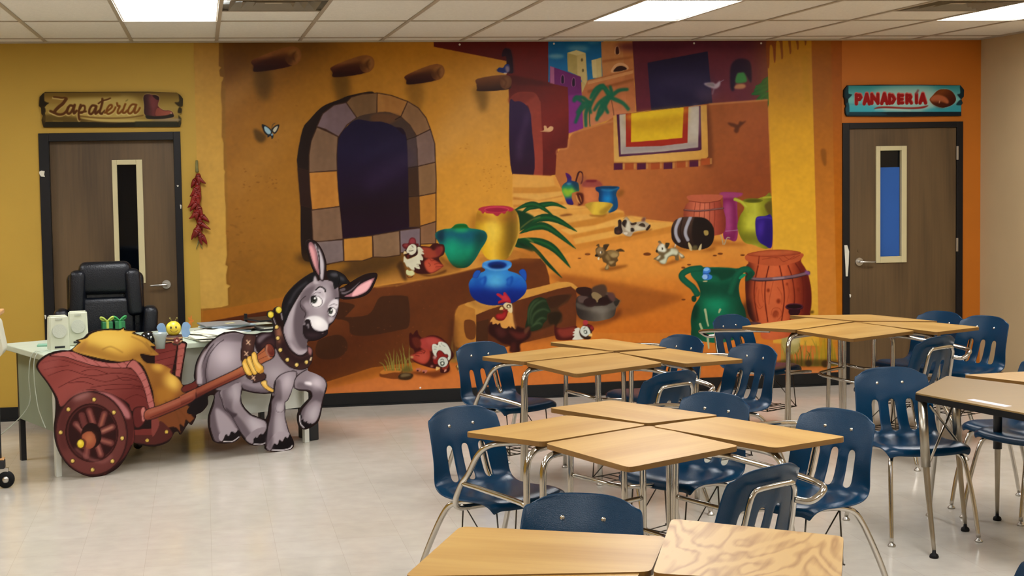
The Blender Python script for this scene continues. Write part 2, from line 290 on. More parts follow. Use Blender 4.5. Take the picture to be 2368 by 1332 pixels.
    c.P('1340,290 1500,330 1640,290 1640,350 1400,360 1335,350','9a5a20',b=16,a=.7,clip=m);c.E(1455,430,65,80,'ecc848',0,24,.9,m);c.P('1560,340 1630,360 1620,500 1540,610 1560,460','6e5210',b=20,a=.7,clip=m);c.L('1640,310 1652,390 1640,480 1580,610',9,'dcae44',b=3,clip=m)
    c.P('1350,270 1372,252 1440,240 1540,240 1600,255 1610,272 1580,285 1565,275 1545,300 1520,295 1490,318 1460,300 1440,298 1410,295 1400,285 1385,300 1370,280','b02a3c');c.E(1486,268,90,22,'d0405a',0);c.E(1486,270,84,17,'9a1838');c.L('1400,262 1486,250 1570,262',5,'c83a54',b=1)
    m=c.P('1034,460 1050,430 1100,412 1150,405 1185,378 1220,372 1262,376 1285,402 1340,412 1395,425 1416,460 1405,505 1370,560 1330,630 1280,685 1230,698 1180,690 1140,650 1100,570 1060,510',((1200,380),(1220,690),'148a50','0a7468','086a6a','0d8a68','0c7a58','0a4a2c'))
    c.P('1040,470 1060,420 1100,410 1110,470 1090,520','08243a',b=10,a=.9,clip=m);c.P('1110,430 1300,425 1410,440 1400,490 1300,480 1130,480','0a4a72',b=16,a=.75,clip=m);c.E(1160,540,60,60,'10a078',0,22,.9,m);c.P('1330,430 1420,450 1400,520 1300,680 1240,700 1320,580','073c34',b=16,a=.8,clip=m);c.P('1185,380 1262,378 1280,402 1160,406','0c5a1c',b=3,clip=m);c.E(1225,420,50,14,'28b86a',0,8,.7,m)
    c.P('1060,600 1140,660 1230,700 1180,705 1080,640','5a3010',b=8,a=.6)
    # blue pot
    c.at(680,400,3.1714)
    c.P('1270,820 1340,960 1480,990 1640,940 1680,900 1640,970 1480,1010 1300,960','6a3a10',b=10,a=.5)
    m=c.P('1282,830 1290,790 1330,750 1395,720 1400,705 1380,690 1385,660 1430,645 1500,638 1560,642 1595,660 1590,690 1570,705 1575,718 1640,740 1690,780 1706,830 1695,880 1650,925 1590,958 1500,970 1420,968 1350,945 1300,900',((1480,700),(1480,970),'2a7ac8','2a80d0','1c60b4','0a3aa0','06227a','051a60'))
    c.E(1480,800,70,60,'5ab8e8',0,24,.9,m);c.E(1350,800,40,50,'0a3a9a',0,14,.5,m);c.E(1640,800,40,50,'1a5ac0',0,14,.6,m)
    c.P('1280,860 1700,860 1700,980 1280,980','061e74',b=16,a=.75,clip=m)
    for q in ('1310,760 1330,720 1360,716 1366,730 1340,770','1650,730 1665,708 1690,710 1704,740 1700,790 1680,770'): c.P(q,'1850b0',o='0a2a80',ow=2)
    for x in (1385,1580): c.P(f'{x-18},800 {x-22},780 {x},765 {x+22},757 {x+26},790 {x+8},830 {x-10},832 {x-22},820','0c44a0',b=1.5);c.P(f'{x-16},790 {x+2},768 {x+14},766 {x+4},800 {x-6},824','2a70c8',b=4)
    c.E(1488,672,104,36,'3a86d4');c.E(1490,674,70,26,'0a2a78',0,1);c.E(1490,684,56,16,'06184a',0,4);c.L('1390,684 1440,706 1500,712 1560,702 1590,680',7,'8ac8f0',b=2,a=.8);c.L('1395,655 1440,645 1500,640',6,'6ab0e8',b=2)
    # bowl
    c.at(1100,400,3.2889)
    c.P('770,1040 800,1120 900,1140 1020,1110 1100,1030 1080,1100 960,1150 860,1160 790,1120','4a1e0a',b=10,a=.8)
    c.P('765,960 800,930 880,910 1000,905 1060,945 1090,970 1070,1010 1050,1090 960,1122 880,1128 800,1110 768,1060',((780,1060),(1060,1060),'2c2420','4a423a','6a6256','3a322a'))
    c.E(910,965,140,48,'241612');c.P('780,940 830,930 860,960 820,990 780,980','5a4640',b=3);c.P('766,905 772,875 830,866 880,880 885,910 850,935 800,930','2a1410');c.P('885,905 890,870 940,850 980,850 998,880 995,920 960,950 920,955','4a3426',b=1);c.P('880,930 900,905 940,920 960,945 920,985','8a7450');c.E(870,985,50,36,'2a1412');c.E(975,978,45,34,'240f0c');c.P('1000,915 1040,910 1062,940 1050,980 1020,960','5a3a34',b=2)
    c.P('770,985 850,1020 960,1015 1092,968 1095,985 1050,1040 900,1050 780,1030','5c544a',b=3,a=.8);c.E(940,1040,70,22,'8a8276',0,12,.6);c.P('1050,980 1095,968 1070,1015','2a241e')
    # jug group
    c.at(1280,380,9.516)
    m=c.P('262,200 290,190 350,225 395,290 395,350 440,370 500,380 545,420 560,500 560,590 500,600 420,640 400,740 440,880 340,885 290,850 240,720 190,600 190,480 250,410 285,390 300,330',((300,200),(360,880),'4a0a5c','3e0c5a','1c3a6a','1a7a58','5aa83a','3a8a50','2a1c72','2a0a50'))
    c.P('210,560 250,530 330,560 440,530 430,620 330,700 250,680','8cb428',b=12,a=.95,clip=m);c.P('400,360 560,420 570,600 460,560','14304a',b=16,a=.8,clip=m);c.E(340,430,50,22,'4a9ab0',0,10,.8,m)
    c.P('480,370 500,280 540,170 590,150 640,180 655,280 640,400 600,440 600,400 625,330 630,230 600,180 575,185 540,270 510,380','3a0c10');c.P('530,400 560,280 620,260 700,260 720,330 640,440 590,440','8a4a38',b=14,a=.5)
    c.P('610,480 660,400 700,345 800,335 960,345 1040,390 1090,470 1010,560 990,820 680,850 650,700','a85a30',b=2);c.P('660,480 900,480 960,640 960,800 700,840','cc7440',b=20);c.P('690,360 960,350 1080,460 950,500 640,490','8a3a38',b=10,a=.8);c.P('715,365 740,350 930,345 945,370 900,390 740,388','6a1420',b=2)
    c.P('400,660 450,620 540,610 640,640 660,760 640,860 560,910 490,890 430,820','b06a34');c.P('500,640 640,640 665,760 640,870 540,910 560,820','4a1408',b=4);c.L('500,680 530,780 580,860',14,'d09050',mid=26);c.L('570,680 600,760 610,830',10,'c07838',mid=18)
    m=c.P('920,530 950,500 1080,480 1300,480 1430,490 1450,530 1400,590 1380,680 1410,780 1400,980 1220,1060 1140,900 1000,820 1000,640 940,580',((1000,600),(1420,600),'06305a','08508a','0a5a96','08406a','0a4676'));c.E(1190,760,90,90,'0c84c8',0,30,.9,m);c.P('1060,540 1180,570 1320,550 1420,510 1400,540 1250,590 1080,570','3a90b0',b=8,a=.8,clip=m);c.P('960,500 1200,480 1430,492 1300,530 1060,530','06304e',b=5,clip=m)
    c.P('1380,640 1460,560 1540,560 1550,640 1470,720 1400,700','7a4a14',b=12,a=.7)
    c.P('690,890 760,850 900,825 1100,830 1250,850 1305,890 1260,960 1180,1060 1100,1110 880,1110 800,1030 740,960',((760,900),(1250,1040),'b08a28','dcb83a','d4b034','a88020'));c.P('700,890 880,830 830,900 820,1000','b09030',b=8,a=.7);c.P('1100,960 1300,900 1180,1060 1080,1110 1000,1060','94701c',b=16,a=.7);c.L('1305,892 1240,990 1160,1080',8,'f0d880',b=3);c.P('780,1110 900,1110 1100,1110 1200,1060 1100,1150 860,1150','8a5a14',b=8,a=.8)
    c.P('1220,1060 1400,980 1340,1010 1230,1070','0a2030',b=4)
def paint_mural3(c):
    # hen on ledge
    c.at(900,530,10.244)
    c.P('180,860 320,760 420,1180 320,1180 240,1000','2a1608',b=14,a=.7);c.P('600,1000 1000,1080 1330,960 1300,1040 900,1120','4a2408',b=12,a=.7)
    c.P('640,420 820,400 960,410 1020,360 1130,330 1200,350 1290,370 1320,480 1290,600 1180,690 1280,860 1270,890 1100,1010 980,1050 820,1060 640,1040 560,920 600,700','3a0c08')
    c.P('760,440 960,440 1060,500 1240,400 1260,520 1130,660 860,680 800,560','9a3c28',b=8);c.P('1100,430 1250,420 1240,560 1140,640','7a2424',b=14,a=.8)
    c.P('830,780 940,690 1020,700 1240,830 1275,880 1100,1000 980,1035 880,960','b84830',b=4);c.P('860,860 960,800 1100,900 980,1010','cc5c3c',b=18,a=.7)
    for q in ('960,700 1010,750 1090,720','930,800 980,850 950,880','1070,830 1160,810 1240,830','1100,900 1200,880 1260,880'): c.L(q,10,'4a100a',a=.8)
    c.P('320,420 310,370 350,340 450,330 470,260 510,205 570,198 625,240 640,330 690,340 695,390 640,420 400,470','5a1418');c.P('340,400 370,350 450,350 430,420','8a3434',b=4);c.P('480,320 500,240 560,215 610,250 610,340 540,350','8c3038',b=4)
    c.P('330,560 400,470 470,390 560,340 640,370 680,460 670,560 600,640 440,700 380,640','2c0e08')
    c.P('350,640 400,690 450,710 600,650 680,570 670,430 740,430 820,520 780,520 830,590 760,600 800,680 790,740 730,730 750,830 700,840 730,940 650,930 600,900 590,980 520,950 470,900 420,890 360,780 340,780','d8d4b8')
    c.P('410,500 470,390 560,355 630,390 650,470 620,560 540,610 470,600 480,570 430,560','dcd8c0');c.L('470,515 520,515 570,500',14,'30281a');c.L('525,395 555,405 570,440',12,'30281a');c.P('500,420 560,470 480,490','c8c4a8',b=5)
    c.P('340,590 350,530 380,520 430,570 400,580','e8d098');c.P('420,620 500,600 440,700','5a1a10')
    c.P('400,980 430,960 480,985 560,980 600,1060 560,1090 520,1105 430,1080 400,1040','d8d8a0');c.L('430,1110 470,1150 560,1120',20,'5a2a10');c.L('440,880 500,960 580,970',10,'5a4a30');c.L('650,830 720,830',8,'5a4a38');c.L('660,870 700,880',8,'5a4a38')
    # pecking hen + grass + stones
    c.at(680,650,4.2286)
    c.P('840,900 880,860 960,845 1050,850 1060,930 1000,958 880,945 838,930','7a3c12');c.P('840,895 880,862 960,848 1050,855 1040,890 960,895 870,912','c4782c')
    c.P('1020,930 1060,900 1150,905 1160,930 1120,962 1040,960','2e1c0e');c.P('1050,905 1130,908 1140,925 1060,930','6a5434',b=4)
    c.at(920,740,8.88)
    for x,h,l in ((-300,140,-80),(-240,200,-40),(-200,330,-60),(-160,380,-30),(-120,420,40),(-60,300,30),(0,360,-30),(60,430,-30),(110,520,-20),(150,330,-50),(200,470,40),(250,230,-60),(-20,200,90),(100,230,120),(-150,200,60)):
        c.L(f'{x+40},1030 {x+20+l*.3},{1000-h*.6} {x+l},{1000-h}',26,'74702a',w1=4,a=.95);c.L(f'{x+44},1000 {x+26+l*.3},{1000-h*.6} {x+l+3},{1000-h*.9}',10,'b4a850',w1=2,a=.8)
    for x,h,l in ((1090,430,20),(1130,520,-10),(1180,360,0),(1220,300,10),(1250,250,10),(1160,240,50)): c.L(f'{x},860 {x+l*.5},{860-h*.6} {x+l},{860-h}',30,'8a7430',w1=5,a=.8,b=1)
    c.P('60,1060 200,930 300,1060 180,1090','5a5420',b=14,a=.8);c.P('40,1160 120,1090 300,1110 300,1180 200,1230 20,1215','3a240e',b=3);c.P('50,1150 120,1100 240,1110 260,1140 100,1175','7a6440',b=6)
    c.P('300,1060 620,1060 1060,1020 1000,1100 760,1190 640,1160 330,1110','5a2408',b=14,a=.8)
    c.P('230,330 260,260 310,300 350,240 400,210 430,300 510,370 640,320 780,320 900,370 1000,470 1080,580 1140,680 1140,760 1060,860 1070,1010 1010,1080 880,1080 860,980 760,1000 560,950 420,900 340,860 250,760 340,680 320,600 250,540','3c0a06')
    c.P('440,420 560,360 720,345 860,390 960,470 860,470 700,530 690,640 480,580','a83c34',b=5);c.P('580,400 760,370 820,450 660,520','b84840',b=16,a=.8);c.P('290,380 420,360 480,500 420,580 340,540','5e2012',b=10)
    c.P('255,755 340,690 480,620 600,590 660,660 650,800 560,900 420,870','b0402e',b=3);c.P('380,760 560,660 620,760 520,860','c0503e',b=18,a=.8)
    for q in ('320,690 420,680 500,690','400,650 470,640 540,680','520,620 560,640 530,690','360,720 440,740'): c.L(q,14,'5c140c',a=.8)
    c.P('250,755 300,740 320,770 280,790','c8a868',b=3)
    c.P('700,560 715,500 770,495 820,515 840,450 920,450 1000,490 1060,580 1090,680 1080,780 1040,830 1000,740 900,640 830,650 800,760 750,730 715,650','d8dccc')
    for q in ('755,545 800,560','740,600 790,600','860,520 870,545','920,515 970,545','890,470 905,500'): c.L(q,12,'8a9088')
    c.P('800,780 800,680 850,625 910,650 950,700 1020,710 1020,770 920,770 840,830 820,900 760,910 720,860 730,800','8a1c18',o='3a0806',ow=10)
    c.P('730,740 790,740 790,790 730,800','c08a80',b=3)
    c.E(925,862,108,108,'d4d8cc',0,0,1,None,'4a1a10',8);c.P('870,860 950,855 955,920 890,940','3c4438');c.E(915,890,24,26,'f0f0e0');c.L('880,820 910,800 940,825',12,'3a3a30')
    c.P('780,1020 790,960 870,985 800,1035','e4bc78');c.P('900,990 980,960 1040,900 1030,980 960,1030','8a2a1c');c.P('950,1070 960,1020 1000,1010 990,1050','d89880')
    for x,y in ((420,1030),(545,1060)): c.P(f'{x-50},{y} {x-30},{y-40} {x+60},{y-30} {x+40},{y+20} {x},{y+30}','c0705c');c.E(x-12,y+12,22,16,'3a0c0a')
    c.P('665,950 700,930 730,950 700,970','c88878',b=2);c.P('1190,950 1230,920 1260,910 1320,960 1310,1060 1240,1050','7a4a18');c.P('1220,960 1240,910 1300,910 1320,1040 1240,1050 1260,1000','dcd090')
    c.P('1190,760 1280,740 1290,830 1200,820','8a7a5c',b=5)
    # rooster
    c.at(1100,660,7.8367)
    c.P('960,720 1000,420 1200,260 1700,160 1680,260 1500,400 1560,520 1560,660 1440,700 1300,760 1000,850','3a2410',b=6,a=.8);c.P('1290,250 1480,180 1690,180 1620,280 1450,400 1350,400','3a1e0c')
    c.P('900,780 930,600 950,400 1020,280 1140,215 1260,240 1290,300 1330,400 1360,480 1300,520 1290,620 1230,690 1180,780 1020,830','1c2a14')
    for q in ('1000,700 1000,500 1080,360 1200,280 1280,290','1020,720 1040,560 1120,470 1240,430 1340,480','1040,740 1120,640 1200,590 1280,610','1000,760 1080,700 1160,680 1200,720','960,700 960,480 1040,320 1140,250'): c.L(q,12,'34482a',mid=40,b=5,a=.8);c.L(q,3,'5a6e48',mid=9,b=3,a=.6)
    c.P('1420,700 1440,780 1480,960 1460,760 1560,560 1500,480 1360,490 1300,560 1340,700','241808',b=4,a=.9)
    c.P('230,800 260,700 400,680 560,760 740,740 880,780 960,740 1000,860 960,960 830,1040 800,1100 800,1200 620,1205 620,1090 480,1050 340,950 250,880','2c0c08',b=2)
    c.P('360,780 480,780 560,880 440,940','50201c',b=22,a=.8);c.P('600,820 800,860 940,840 880,950 740,970','5a2018',b=16,a=.9);c.P('640,1060 720,1040 720,1190 640,1190','4a1a12',b=10,a=.8);c.P('880,800 980,740 960,820 900,880','6a4028',b=8,a=.8)
    c.P('260,660 300,590 330,575 380,630 480,640 560,560 590,480 660,480 690,640 720,790 690,770 650,740 640,775 600,740 560,775 490,770 460,740 440,680 400,710 370,690 310,705 300,660','d89848');c.P('600,500 660,500 690,700 700,760 650,700 610,620','e0a858',b=10,a=.7);c.P('650,330 690,400 690,560 740,740 720,790 690,650 665,480','7a4a28',b=2)
    c.P('500,360 545,315 640,325 665,400 665,480 630,500 580,460 530,410','dcc898');c.E(600,378,44,36,'4a3418');c.E(604,380,26,22,'ecdcb0');c.E(618,374,12,12,'201408')
    c.P('430,440 450,400 470,385 500,410 490,440','ecc878');c.P('470,445 530,435 520,460','b03a34')
    c.P('360,550 400,515 470,520 500,470 570,430 575,500 540,590 490,635 400,620 370,590','7c1410');c.P('380,540 430,520 500,510 540,470 540,560 480,600 400,590','a82424',b=6)
    c.P('375,170 400,145 450,160 500,190 500,140 530,122 570,170 620,240 635,320 540,310 420,335 410,290 470,250','b01c2c');c.P('400,160 470,190 540,180 600,260 520,280 470,220','c83440',b=8,a=.7);c.L('420,330 540,300 630,320',10,'3a0810')
    # small hen
    c.P('1430,720 1460,760 1600,770 1780,740 1840,760 1800,960 1760,985 1490,990 1430,870','46120c');c.P('1480,800 1600,780 1800,760 1780,900 1560,940','823024',b=12)
    c.P('1760,985 1790,920 1755,900 1790,870 1760,850 1800,820 1790,790 1880,770 1900,900 1960,970','d8d8c8');c.P('1880,820 1960,720 2040,700 2120,740 2145,790 2110,830 2080,960 1980,975 1900,920','3a1c10')
    c.P('1890,820 1930,745 2000,730 2060,800 2080,870 2040,900 1990,930 1920,890','d4d8cc');c.P('1960,820 2010,815 2020,870 1970,870','4a5048');c.E(1985,845,16,18,'e8e8dc');c.L('1955,780 1985,765',9,'4a5048');c.P('2040,910 2080,870 2110,880 2105,925 2060,920','e8c070');c.L('1910,900 1990,960 2080,960',14,'20140a')
    c.E(1990,672,48,46,'a8343c');c.P('1940,715 2040,715 2100,720 2145,780 2110,835 2070,760 1960,735','6a1418');c.E(2105,770,30,30,'8c2426')
    # puppies
    c.at(1340,480,7.8357)
    c.P('640,480 900,520 1280,420 1300,380 1200,420 980,460 940,530 820,520','8a4e18',b=8,a=.7)
    c.P('640,360 700,330 700,240 740,215 770,260 800,225 850,180 900,230 960,270 1060,260 1140,240 1160,180 1200,190 1190,250 1250,290 1290,330 1270,370 1210,400 1000,440 930,520 840,510 780,470 700,490 640,470','a89880')
    c.P('630,440 640,370 700,340 700,240 740,218 765,260 760,330 780,440 720,490 650,480','2c1a14');c.P('770,290 800,230 850,230 865,300 850,365 800,340','2a1c14');c.E(955,402,44,36,'20140e');c.P('920,270 950,280 1030,265 1020,310 940,320','3a281c');c.P('1070,320 1130,280 1180,300 1190,350 1110,345','3a2a1c');c.P('1200,400 1270,310 1290,340 1240,410','2c1c12');c.P('1010,310 1070,330 1190,370 1180,400 1000,410','c8bca0',b=4);c.P('830,390 880,230 920,340 920,440','d0c8b0',b=3);c.P('800,450 870,450 860,490 810,480','d8ccb8');c.E(700,440,40,30,'4a2e24',0,8);c.P('1120,240 1150,180 1200,190 1180,250','7a4a3a',b=4);c.L('800,200 850,170 900,220',10,'8a7458')
    c.P('370,1130 480,1080 700,1050 880,1040 800,1090 540,1150','7a4210',b=10,a=.8)
    c.P('280,870 300,840 290,760 330,710 300,690 350,655 370,710 420,720 440,670 540,665 500,740 480,790 560,770 680,780 740,745 800,770 815,800 720,800 720,860 690,910 700,960 660,1000 650,1060 560,1070 530,1030 530,1110 480,1130 460,1100 490,1020 430,980 400,910 340,940 330,900','5a4220')
    c.P('300,800 340,730 400,720 450,800 440,840 380,860','8c7048',b=3);c.P('500,800 600,770 700,800 700,870 620,900 560,880','8a6e40',b=5);c.P('560,860 620,820 700,850 680,890 600,905','a48a58',b=6);c.P('470,900 510,840 560,940 520,960','8a6e40',b=3);c.P('530,980 600,970 640,975 570,1030','a48a5c',b=3);c.P('470,1100 510,1030 530,1080 500,1120','b09868',b=3)
    c.E(385,812,14,22,'f0e4c8');c.E(405,810,11,24,'20180c');c.E(305,870,26,24,'1c120a');c.P('440,690 520,680 490,760 460,760','3c2a18');c.P('330,910 360,900 360,945 335,945','e4d8b8');c.P('660,775 740,745 800,780 720,800','4a3216')
    c.P('1370,960 1500,1050 1650,1030 1900,940 1700,950 1560,1000','7a4010',b=10,a=.7)
    c.P('1390,800 1400,730 1440,660 1420,620 1460,600 1500,650 1560,680 1580,640 1640,650 1600,740 1640,740 1720,720 1740,640 1755,650 1740,720 1790,770 1800,800 1890,870 1900,910 1840,920 1800,850 1800,950 1740,950 1720,880 1620,900 1560,1010 1480,1020 1450,990 1380,950 1340,930 1400,890 1440,850','6a5838')
    c.P('1410,760 1450,670 1530,660 1550,720 1575,770 1540,810 1440,790','dcdcc8',b=1);c.P('1560,640 1630,650 1590,730 1560,720','3c3018');c.P('1540,860 1640,790 1660,740 1760,740 1790,800 1760,860 1690,850 1600,900 1560,1010 1490,1010 1450,970 1540,920','ccd0b4',b=1);c.P('1440,680 1470,690 1440,630','c08a70',b=3)
    c.E(1500,745,16,24,'3a3020');c.E(1485,750,8,16,'dcdcc8');c.E(1402,790,20,26,'20160e');c.P('1390,930 1450,865 1470,890 1420,940','dcd4b8',b=1);c.P('1800,820 1880,870 1870,900 1830,890','dcd4b8',b=1);c.L('1728,715 1750,650',22,'e4e0cc')
    for x,y,r in ((148,845,50),(1225,845,66),(0,920,30),(1880,1085,34)): c.E(x,y,r,r*.38,'6a3410');c.E(x,y-5,r*.8,r*.22,'a05c20',0,3)
    # small barrels
    c.at(1450,400,3.33)
    c.P('640,520 900,540 900,560 640,560','8a4a14',b=8,a=.6)
    m=c.P('722,150 880,155 880,170 850,200 850,500 780,510 740,480 740,200','8a2a5c');c.P('735,215 830,220 830,500 740,500','7a1c50',b=4,clip=m);c.P('750,250 800,250 800,440 760,440','a04078',b=12,clip=m);c.L('760,448 850,440',6,'a06a88');c.P('722,152 880,155 860,185 740,190','9a3a6c',b=2)
    m=c.P('478,175 720,170 720,215 745,290 760,360 750,450 690,480 560,480 460,420 434,330 450,250 480,220',((440,300),(760,300),'8a3c26','c46648','cc6e50','a04430','742a1c'))
    for x in (520,560,600,640,680): c.L(f'{x*.9+60},230 {x-4},330 {x*.95+20},470',5,'6a2414',clip=m,a=.8)
    c.P('478,172 720,168 716,205 640,228 540,226 482,215','b45a3c');c.L('480,215 600,230 720,212',5,'6a2414');c.L('440,285 560,292 740,272',14,'5a2c28');c.L('445,283 560,290 738,270',5,'8a6460')
    m=c.P('820,200 840,190 900,215 1010,195 1060,180 1110,180 1110,560 960,550 900,530 860,460 850,400 870,330 900,280 895,240 860,215',((860,400),(1110,400),'7a7a14','a8a828','b4b436','8a8a1c','6a6a14'))
    c.E(960,390,50,60,'c4c440',0,20,.9,m);c.E(970,212,76,18,'6a6a10');c.E(970,214,60,12,'4a4a08',0,3);c.L('830,205 880,225 920,270 930,300',20,'a4a42c');c.L('832,200 880,218 920,262',6,'cccc50',b=1);c.L('1050,190 1110,186',14,'a4a42c');c.P('1060,250 1110,220 1110,330 1090,320','5a4a14',b=3);c.P('1000,460 1050,540 900,540 870,470','5a5a10',b=14,a=.7,clip=m)
    m=c.P('995,345 1060,332 1115,338 1115,565 1060,558 1010,520 990,440','2c1478');c.E(1040,430,18,60,'5a38b4',0,14,.9,m);c.L('1000,352 1060,342 1115,350',9,'4a3aa8',b=2);c.P('1060,370 1115,380 1115,560 1040,550','1c0a5c',b=10,a=.7,clip=m)
    c.P('340,560 520,600 680,570 640,600 420,600','6a3408',b=8,a=.8)
    m=c.P('340,470 342,420 370,365 430,340 520,338 600,348 650,390 672,450 665,520 630,570 560,590 460,585 390,560 350,520',((400,340),(400,590),'4a3228','3c281e','2c1a14','1c100c'))
    for q in ('352,420 350,470 372,540','430,345 410,450 440,570','400,350 372,440 396,560'): c.L(q,6,'1c0e0a',clip=m)
    c.P('520,340 600,348 655,395 672,450 660,530 610,580 540,585 500,480','1a0e0a',b=3,clip=m)
    for q in ('410,345 378,420 378,480 400,525','488,342 456,420 450,470 468,515'): c.L(q,26,'8a8890',clip=m);c.L(q,12,'b0aeb8',b=2,clip=m)
    c.P('590,450 605,440 625,448 625,475 600,480','a08848')
    for x,y in ((470,540),(490,600),(575,545),(555,595)): pass
    c.P('470,545 478,535 500,570 500,598 482,590','c8b484');c.P('575,545 560,560 548,592 570,590','c8b484');c.P('510,560 540,560 540,590 500,590','5a5030',b=4);c.L('740,550 730,500 720,480',8,'a89878');c.L('750,550 770,500 790,500',8,'a89878')
    for x,y,r in ((155,625,30),(676,636,16),(718,622,20),(890,632,18),(435,975,16),(478,706,16),(434,730,16)): c.E(x,y,r,r*.4,'6a3410')
    # pillar
    c.at(0,0,1)
    c.P('1773,80 1885,80 1895,800 1788,800 1788,560',((1780,100),(1780,800),'c48a14','d49c1e','e0a828','deaa34','d8a438'),sm=0)
    c.P('1773,80 1885,80 1885,240 1775,240','b07a10',b=20,a=.5)
    c.P('1876,80 1923,80 1936,790 1894,790',((1880,200),(1900,780),'a05c10','b46c1c','c87c2c','c88030'),sm=0);c.P('1922,80 1980,80 1980,800 1936,800',((1940,100),(1940,780),'a2540c','aa5c0e','b8680f','c07214'),sm=0)
    c.at(1400,80,3.4154)
    c.P('1275,40 1385,40 1400,110 1396,190 1385,130 1375,60 1350,60 1345,190 1336,225 1328,180 1320,100 1300,90 1295,240 1280,250','8a4410',sm=1)
    for x,y in ((1395,190),(1460,150),(1520,115),(1580,80)): c.L(f'{x-8},40 {x},{y-30} {x},{y}',22,'8a4c10',w1=10)
    c.P('1555,180 1600,180 1600,300 1615,500 1590,530 1570,500 1560,350','b8860c',b=4,a=.6);c.P('1700,915 1740,910 1745,1010 1735,1040 1715,1010','8a5010',b=1.5)
    # right ground and rocks / grass
    c.at(1780,820,10.764)
    c.P('-60,-300 1920,-140 1960,700 -60,1100','cc7430',sm=0,b=4);c.P('-1000,480 1920,370 1920,490 -1000,760','d88a52',b=12,a=.7,sm=0)
    c.at(1540,570,4.0357)
    c.P('1090,780 1230,780 1240,960 1150,1010 1090,960','a89a58',b=3);c.E(1190,850,60,70,'c8bc88',0,10,.8);c.P('1060,1090 1120,1060 1200,1090 1150,1150 1060,1160','3a2210',b=5,a=.8)
    for k in range(34):
        x=1080+k*15.5; h=c.rng.uniform(120,260); c.L(f'{x},1110 {x+c.rng.uniform(-14,14)},{1110-h*.6} {x+c.rng.uniform(-30,30)},{1110-h}',16,c.rng.choice(['5a5c1e','76762a','8a8230','a0923c']),w1=4,a=.9)
    c.P('1420,860 1560,880 1580,1080 1440,1090','b09018',b=24,a=.75);c.P('1080,1060 1590,1060 1590,1110 1080,1120','4a3810',b=8,a=.7);c.E(1485,1095,34,34,'3e2a10',0,4);c.E(1330,1090,30,30,'3e2c14',0,4)
    # big barrel
    m=c.P('755,75 1000,34 1255,62 1262,140 1310,220 1345,330 1360,470 1350,600 1310,760 1080,860 900,860 880,760 800,690 760,600 740,400 745,200 770,150',((740,480),(1360,480),'7a2e18','c45a30','cc6438','c45a30','8a3018','5a140c'))
    for q in ('860,180 830,330 825,480 860,690','960,185 930,330 925,500 950,700','1060,180 1085,300 1105,480 1080,690','1140,180 1180,300 1200,500 1160,680','1210,160 1265,260 1285,450 1270,600'): c.L(q,11,'6a1c0c',clip=m);
    for q in ('850,380 830,500 870,580 900,560','870,400 860,500 880,560','1000,330 970,470 960,540','1040,380 1080,450 1080,540','980,640 1000,580 1060,580 1080,640 1040,690','1000,640 1020,605 1050,620 1040,660','1130,340 1150,420 1130,520','1230,360 1260,430','900,320 895,420 910,520'): c.L(q,5,'9a3c1c',clip=m,a=.9)
    for x,y,r in ((955,410,14),(1050,510,18),(1240,400,16),(1130,350,10)): c.E(x,y,r,r*1.3,'7a2810',0,4,.9)
    c.E(1020,630,26,36,'8a3418',20,2,.8,m);c.P('1230,150 1300,200 1360,470 1330,700 1250,760 1290,450','4a0c08',b=16,a=.6,clip=m);c.P('735,180 800,200 780,500 860,720 760,700 730,400','2c0a08',b=16,a=.85,clip=m)
    c.P('752,80 870,90 1255,62 1258,120 1200,150 1040,180 860,165 750,130','b4522c');c.P('760,74 880,44 1040,32 1180,40 1258,62 1100,86 880,92','a84a28',o='7a2410',ow=4);c.E(1010,60,190,18,'b85a32',-3,4);c.L('870,90 862,165',8,'6a1c0c')
    for q in ('900,120 1040,100 1100,140 1200,90','1100,86 1160,120 1250,80','1000,100 1040,110'): c.L(q,5,'8a3418')
    c.L('800,300 880,310 1040,300 1200,280 1330,245',34,'3a2428');c.L('800,296 880,304 1040,296 1200,276 1330,244',22,'7a5a64');c.L('1000,300 1100,292',12,'b49aa0',b=4);c.L('1310,235 1332,255',26,'7a4a8a',b=3)
    c.E(1198,565,84,32,'1e0610');c.E(1198,560,82,30,'4a1a30');c.E(1198,560,72,20,'1c0408');c.P('1150,590 1250,590 1230,640 1160,640','2c0810');c.P('1350,600 1380,600 1375,625 1345,625','6a4a10',b=4)
    c.P('760,700 880,712 870,730 760,720','5a3a3c')
    # green amphora
    c.P('680,600 790,500 790,750 700,800','1a0a08',b=14,a=.6)
    m=c.P('232,250 250,200 330,192 500,195 640,205 700,205 720,260 690,330 680,400 700,500 740,600 752,720 720,830 500,900 260,860 236,760 234,660 260,560 310,480 320,420 290,340 250,290',((240,500),(750,500),'06402a','0a5a3c','0c6a4a','0a5238','063624'))
    c.E(460,540,110,70,'108a60',0,34,.95,m);c.P('300,340 680,340 690,460 320,460','063a28',b=20,a=.7,clip=m);c.P('240,560 300,560 290,660 250,680','042a1c',b=10,a=.8,clip=m)
    c.P('232,250 262,205 420,195 640,205 660,260 600,310 440,330 300,320 250,290','0a5c40');c.P('330,230 480,205 640,215 640,270 520,320 480,280','063c28',b=8)
    for q in ('320,205 230,215 160,250 150,290 200,340 250,380 290,440','800,250 760,215 700,225 660,270 630,340 600,430'):
        c.L(q,58,'0a4a32');c.L(q,30,'0f6446',b=6,a=.8)
    c.P('680,290 720,255 750,262 720,290 690,305','108a5c');c.E(262,488,24,30,'083824');c.P('780,230 815,250 800,300 740,320','08402c',b=3)
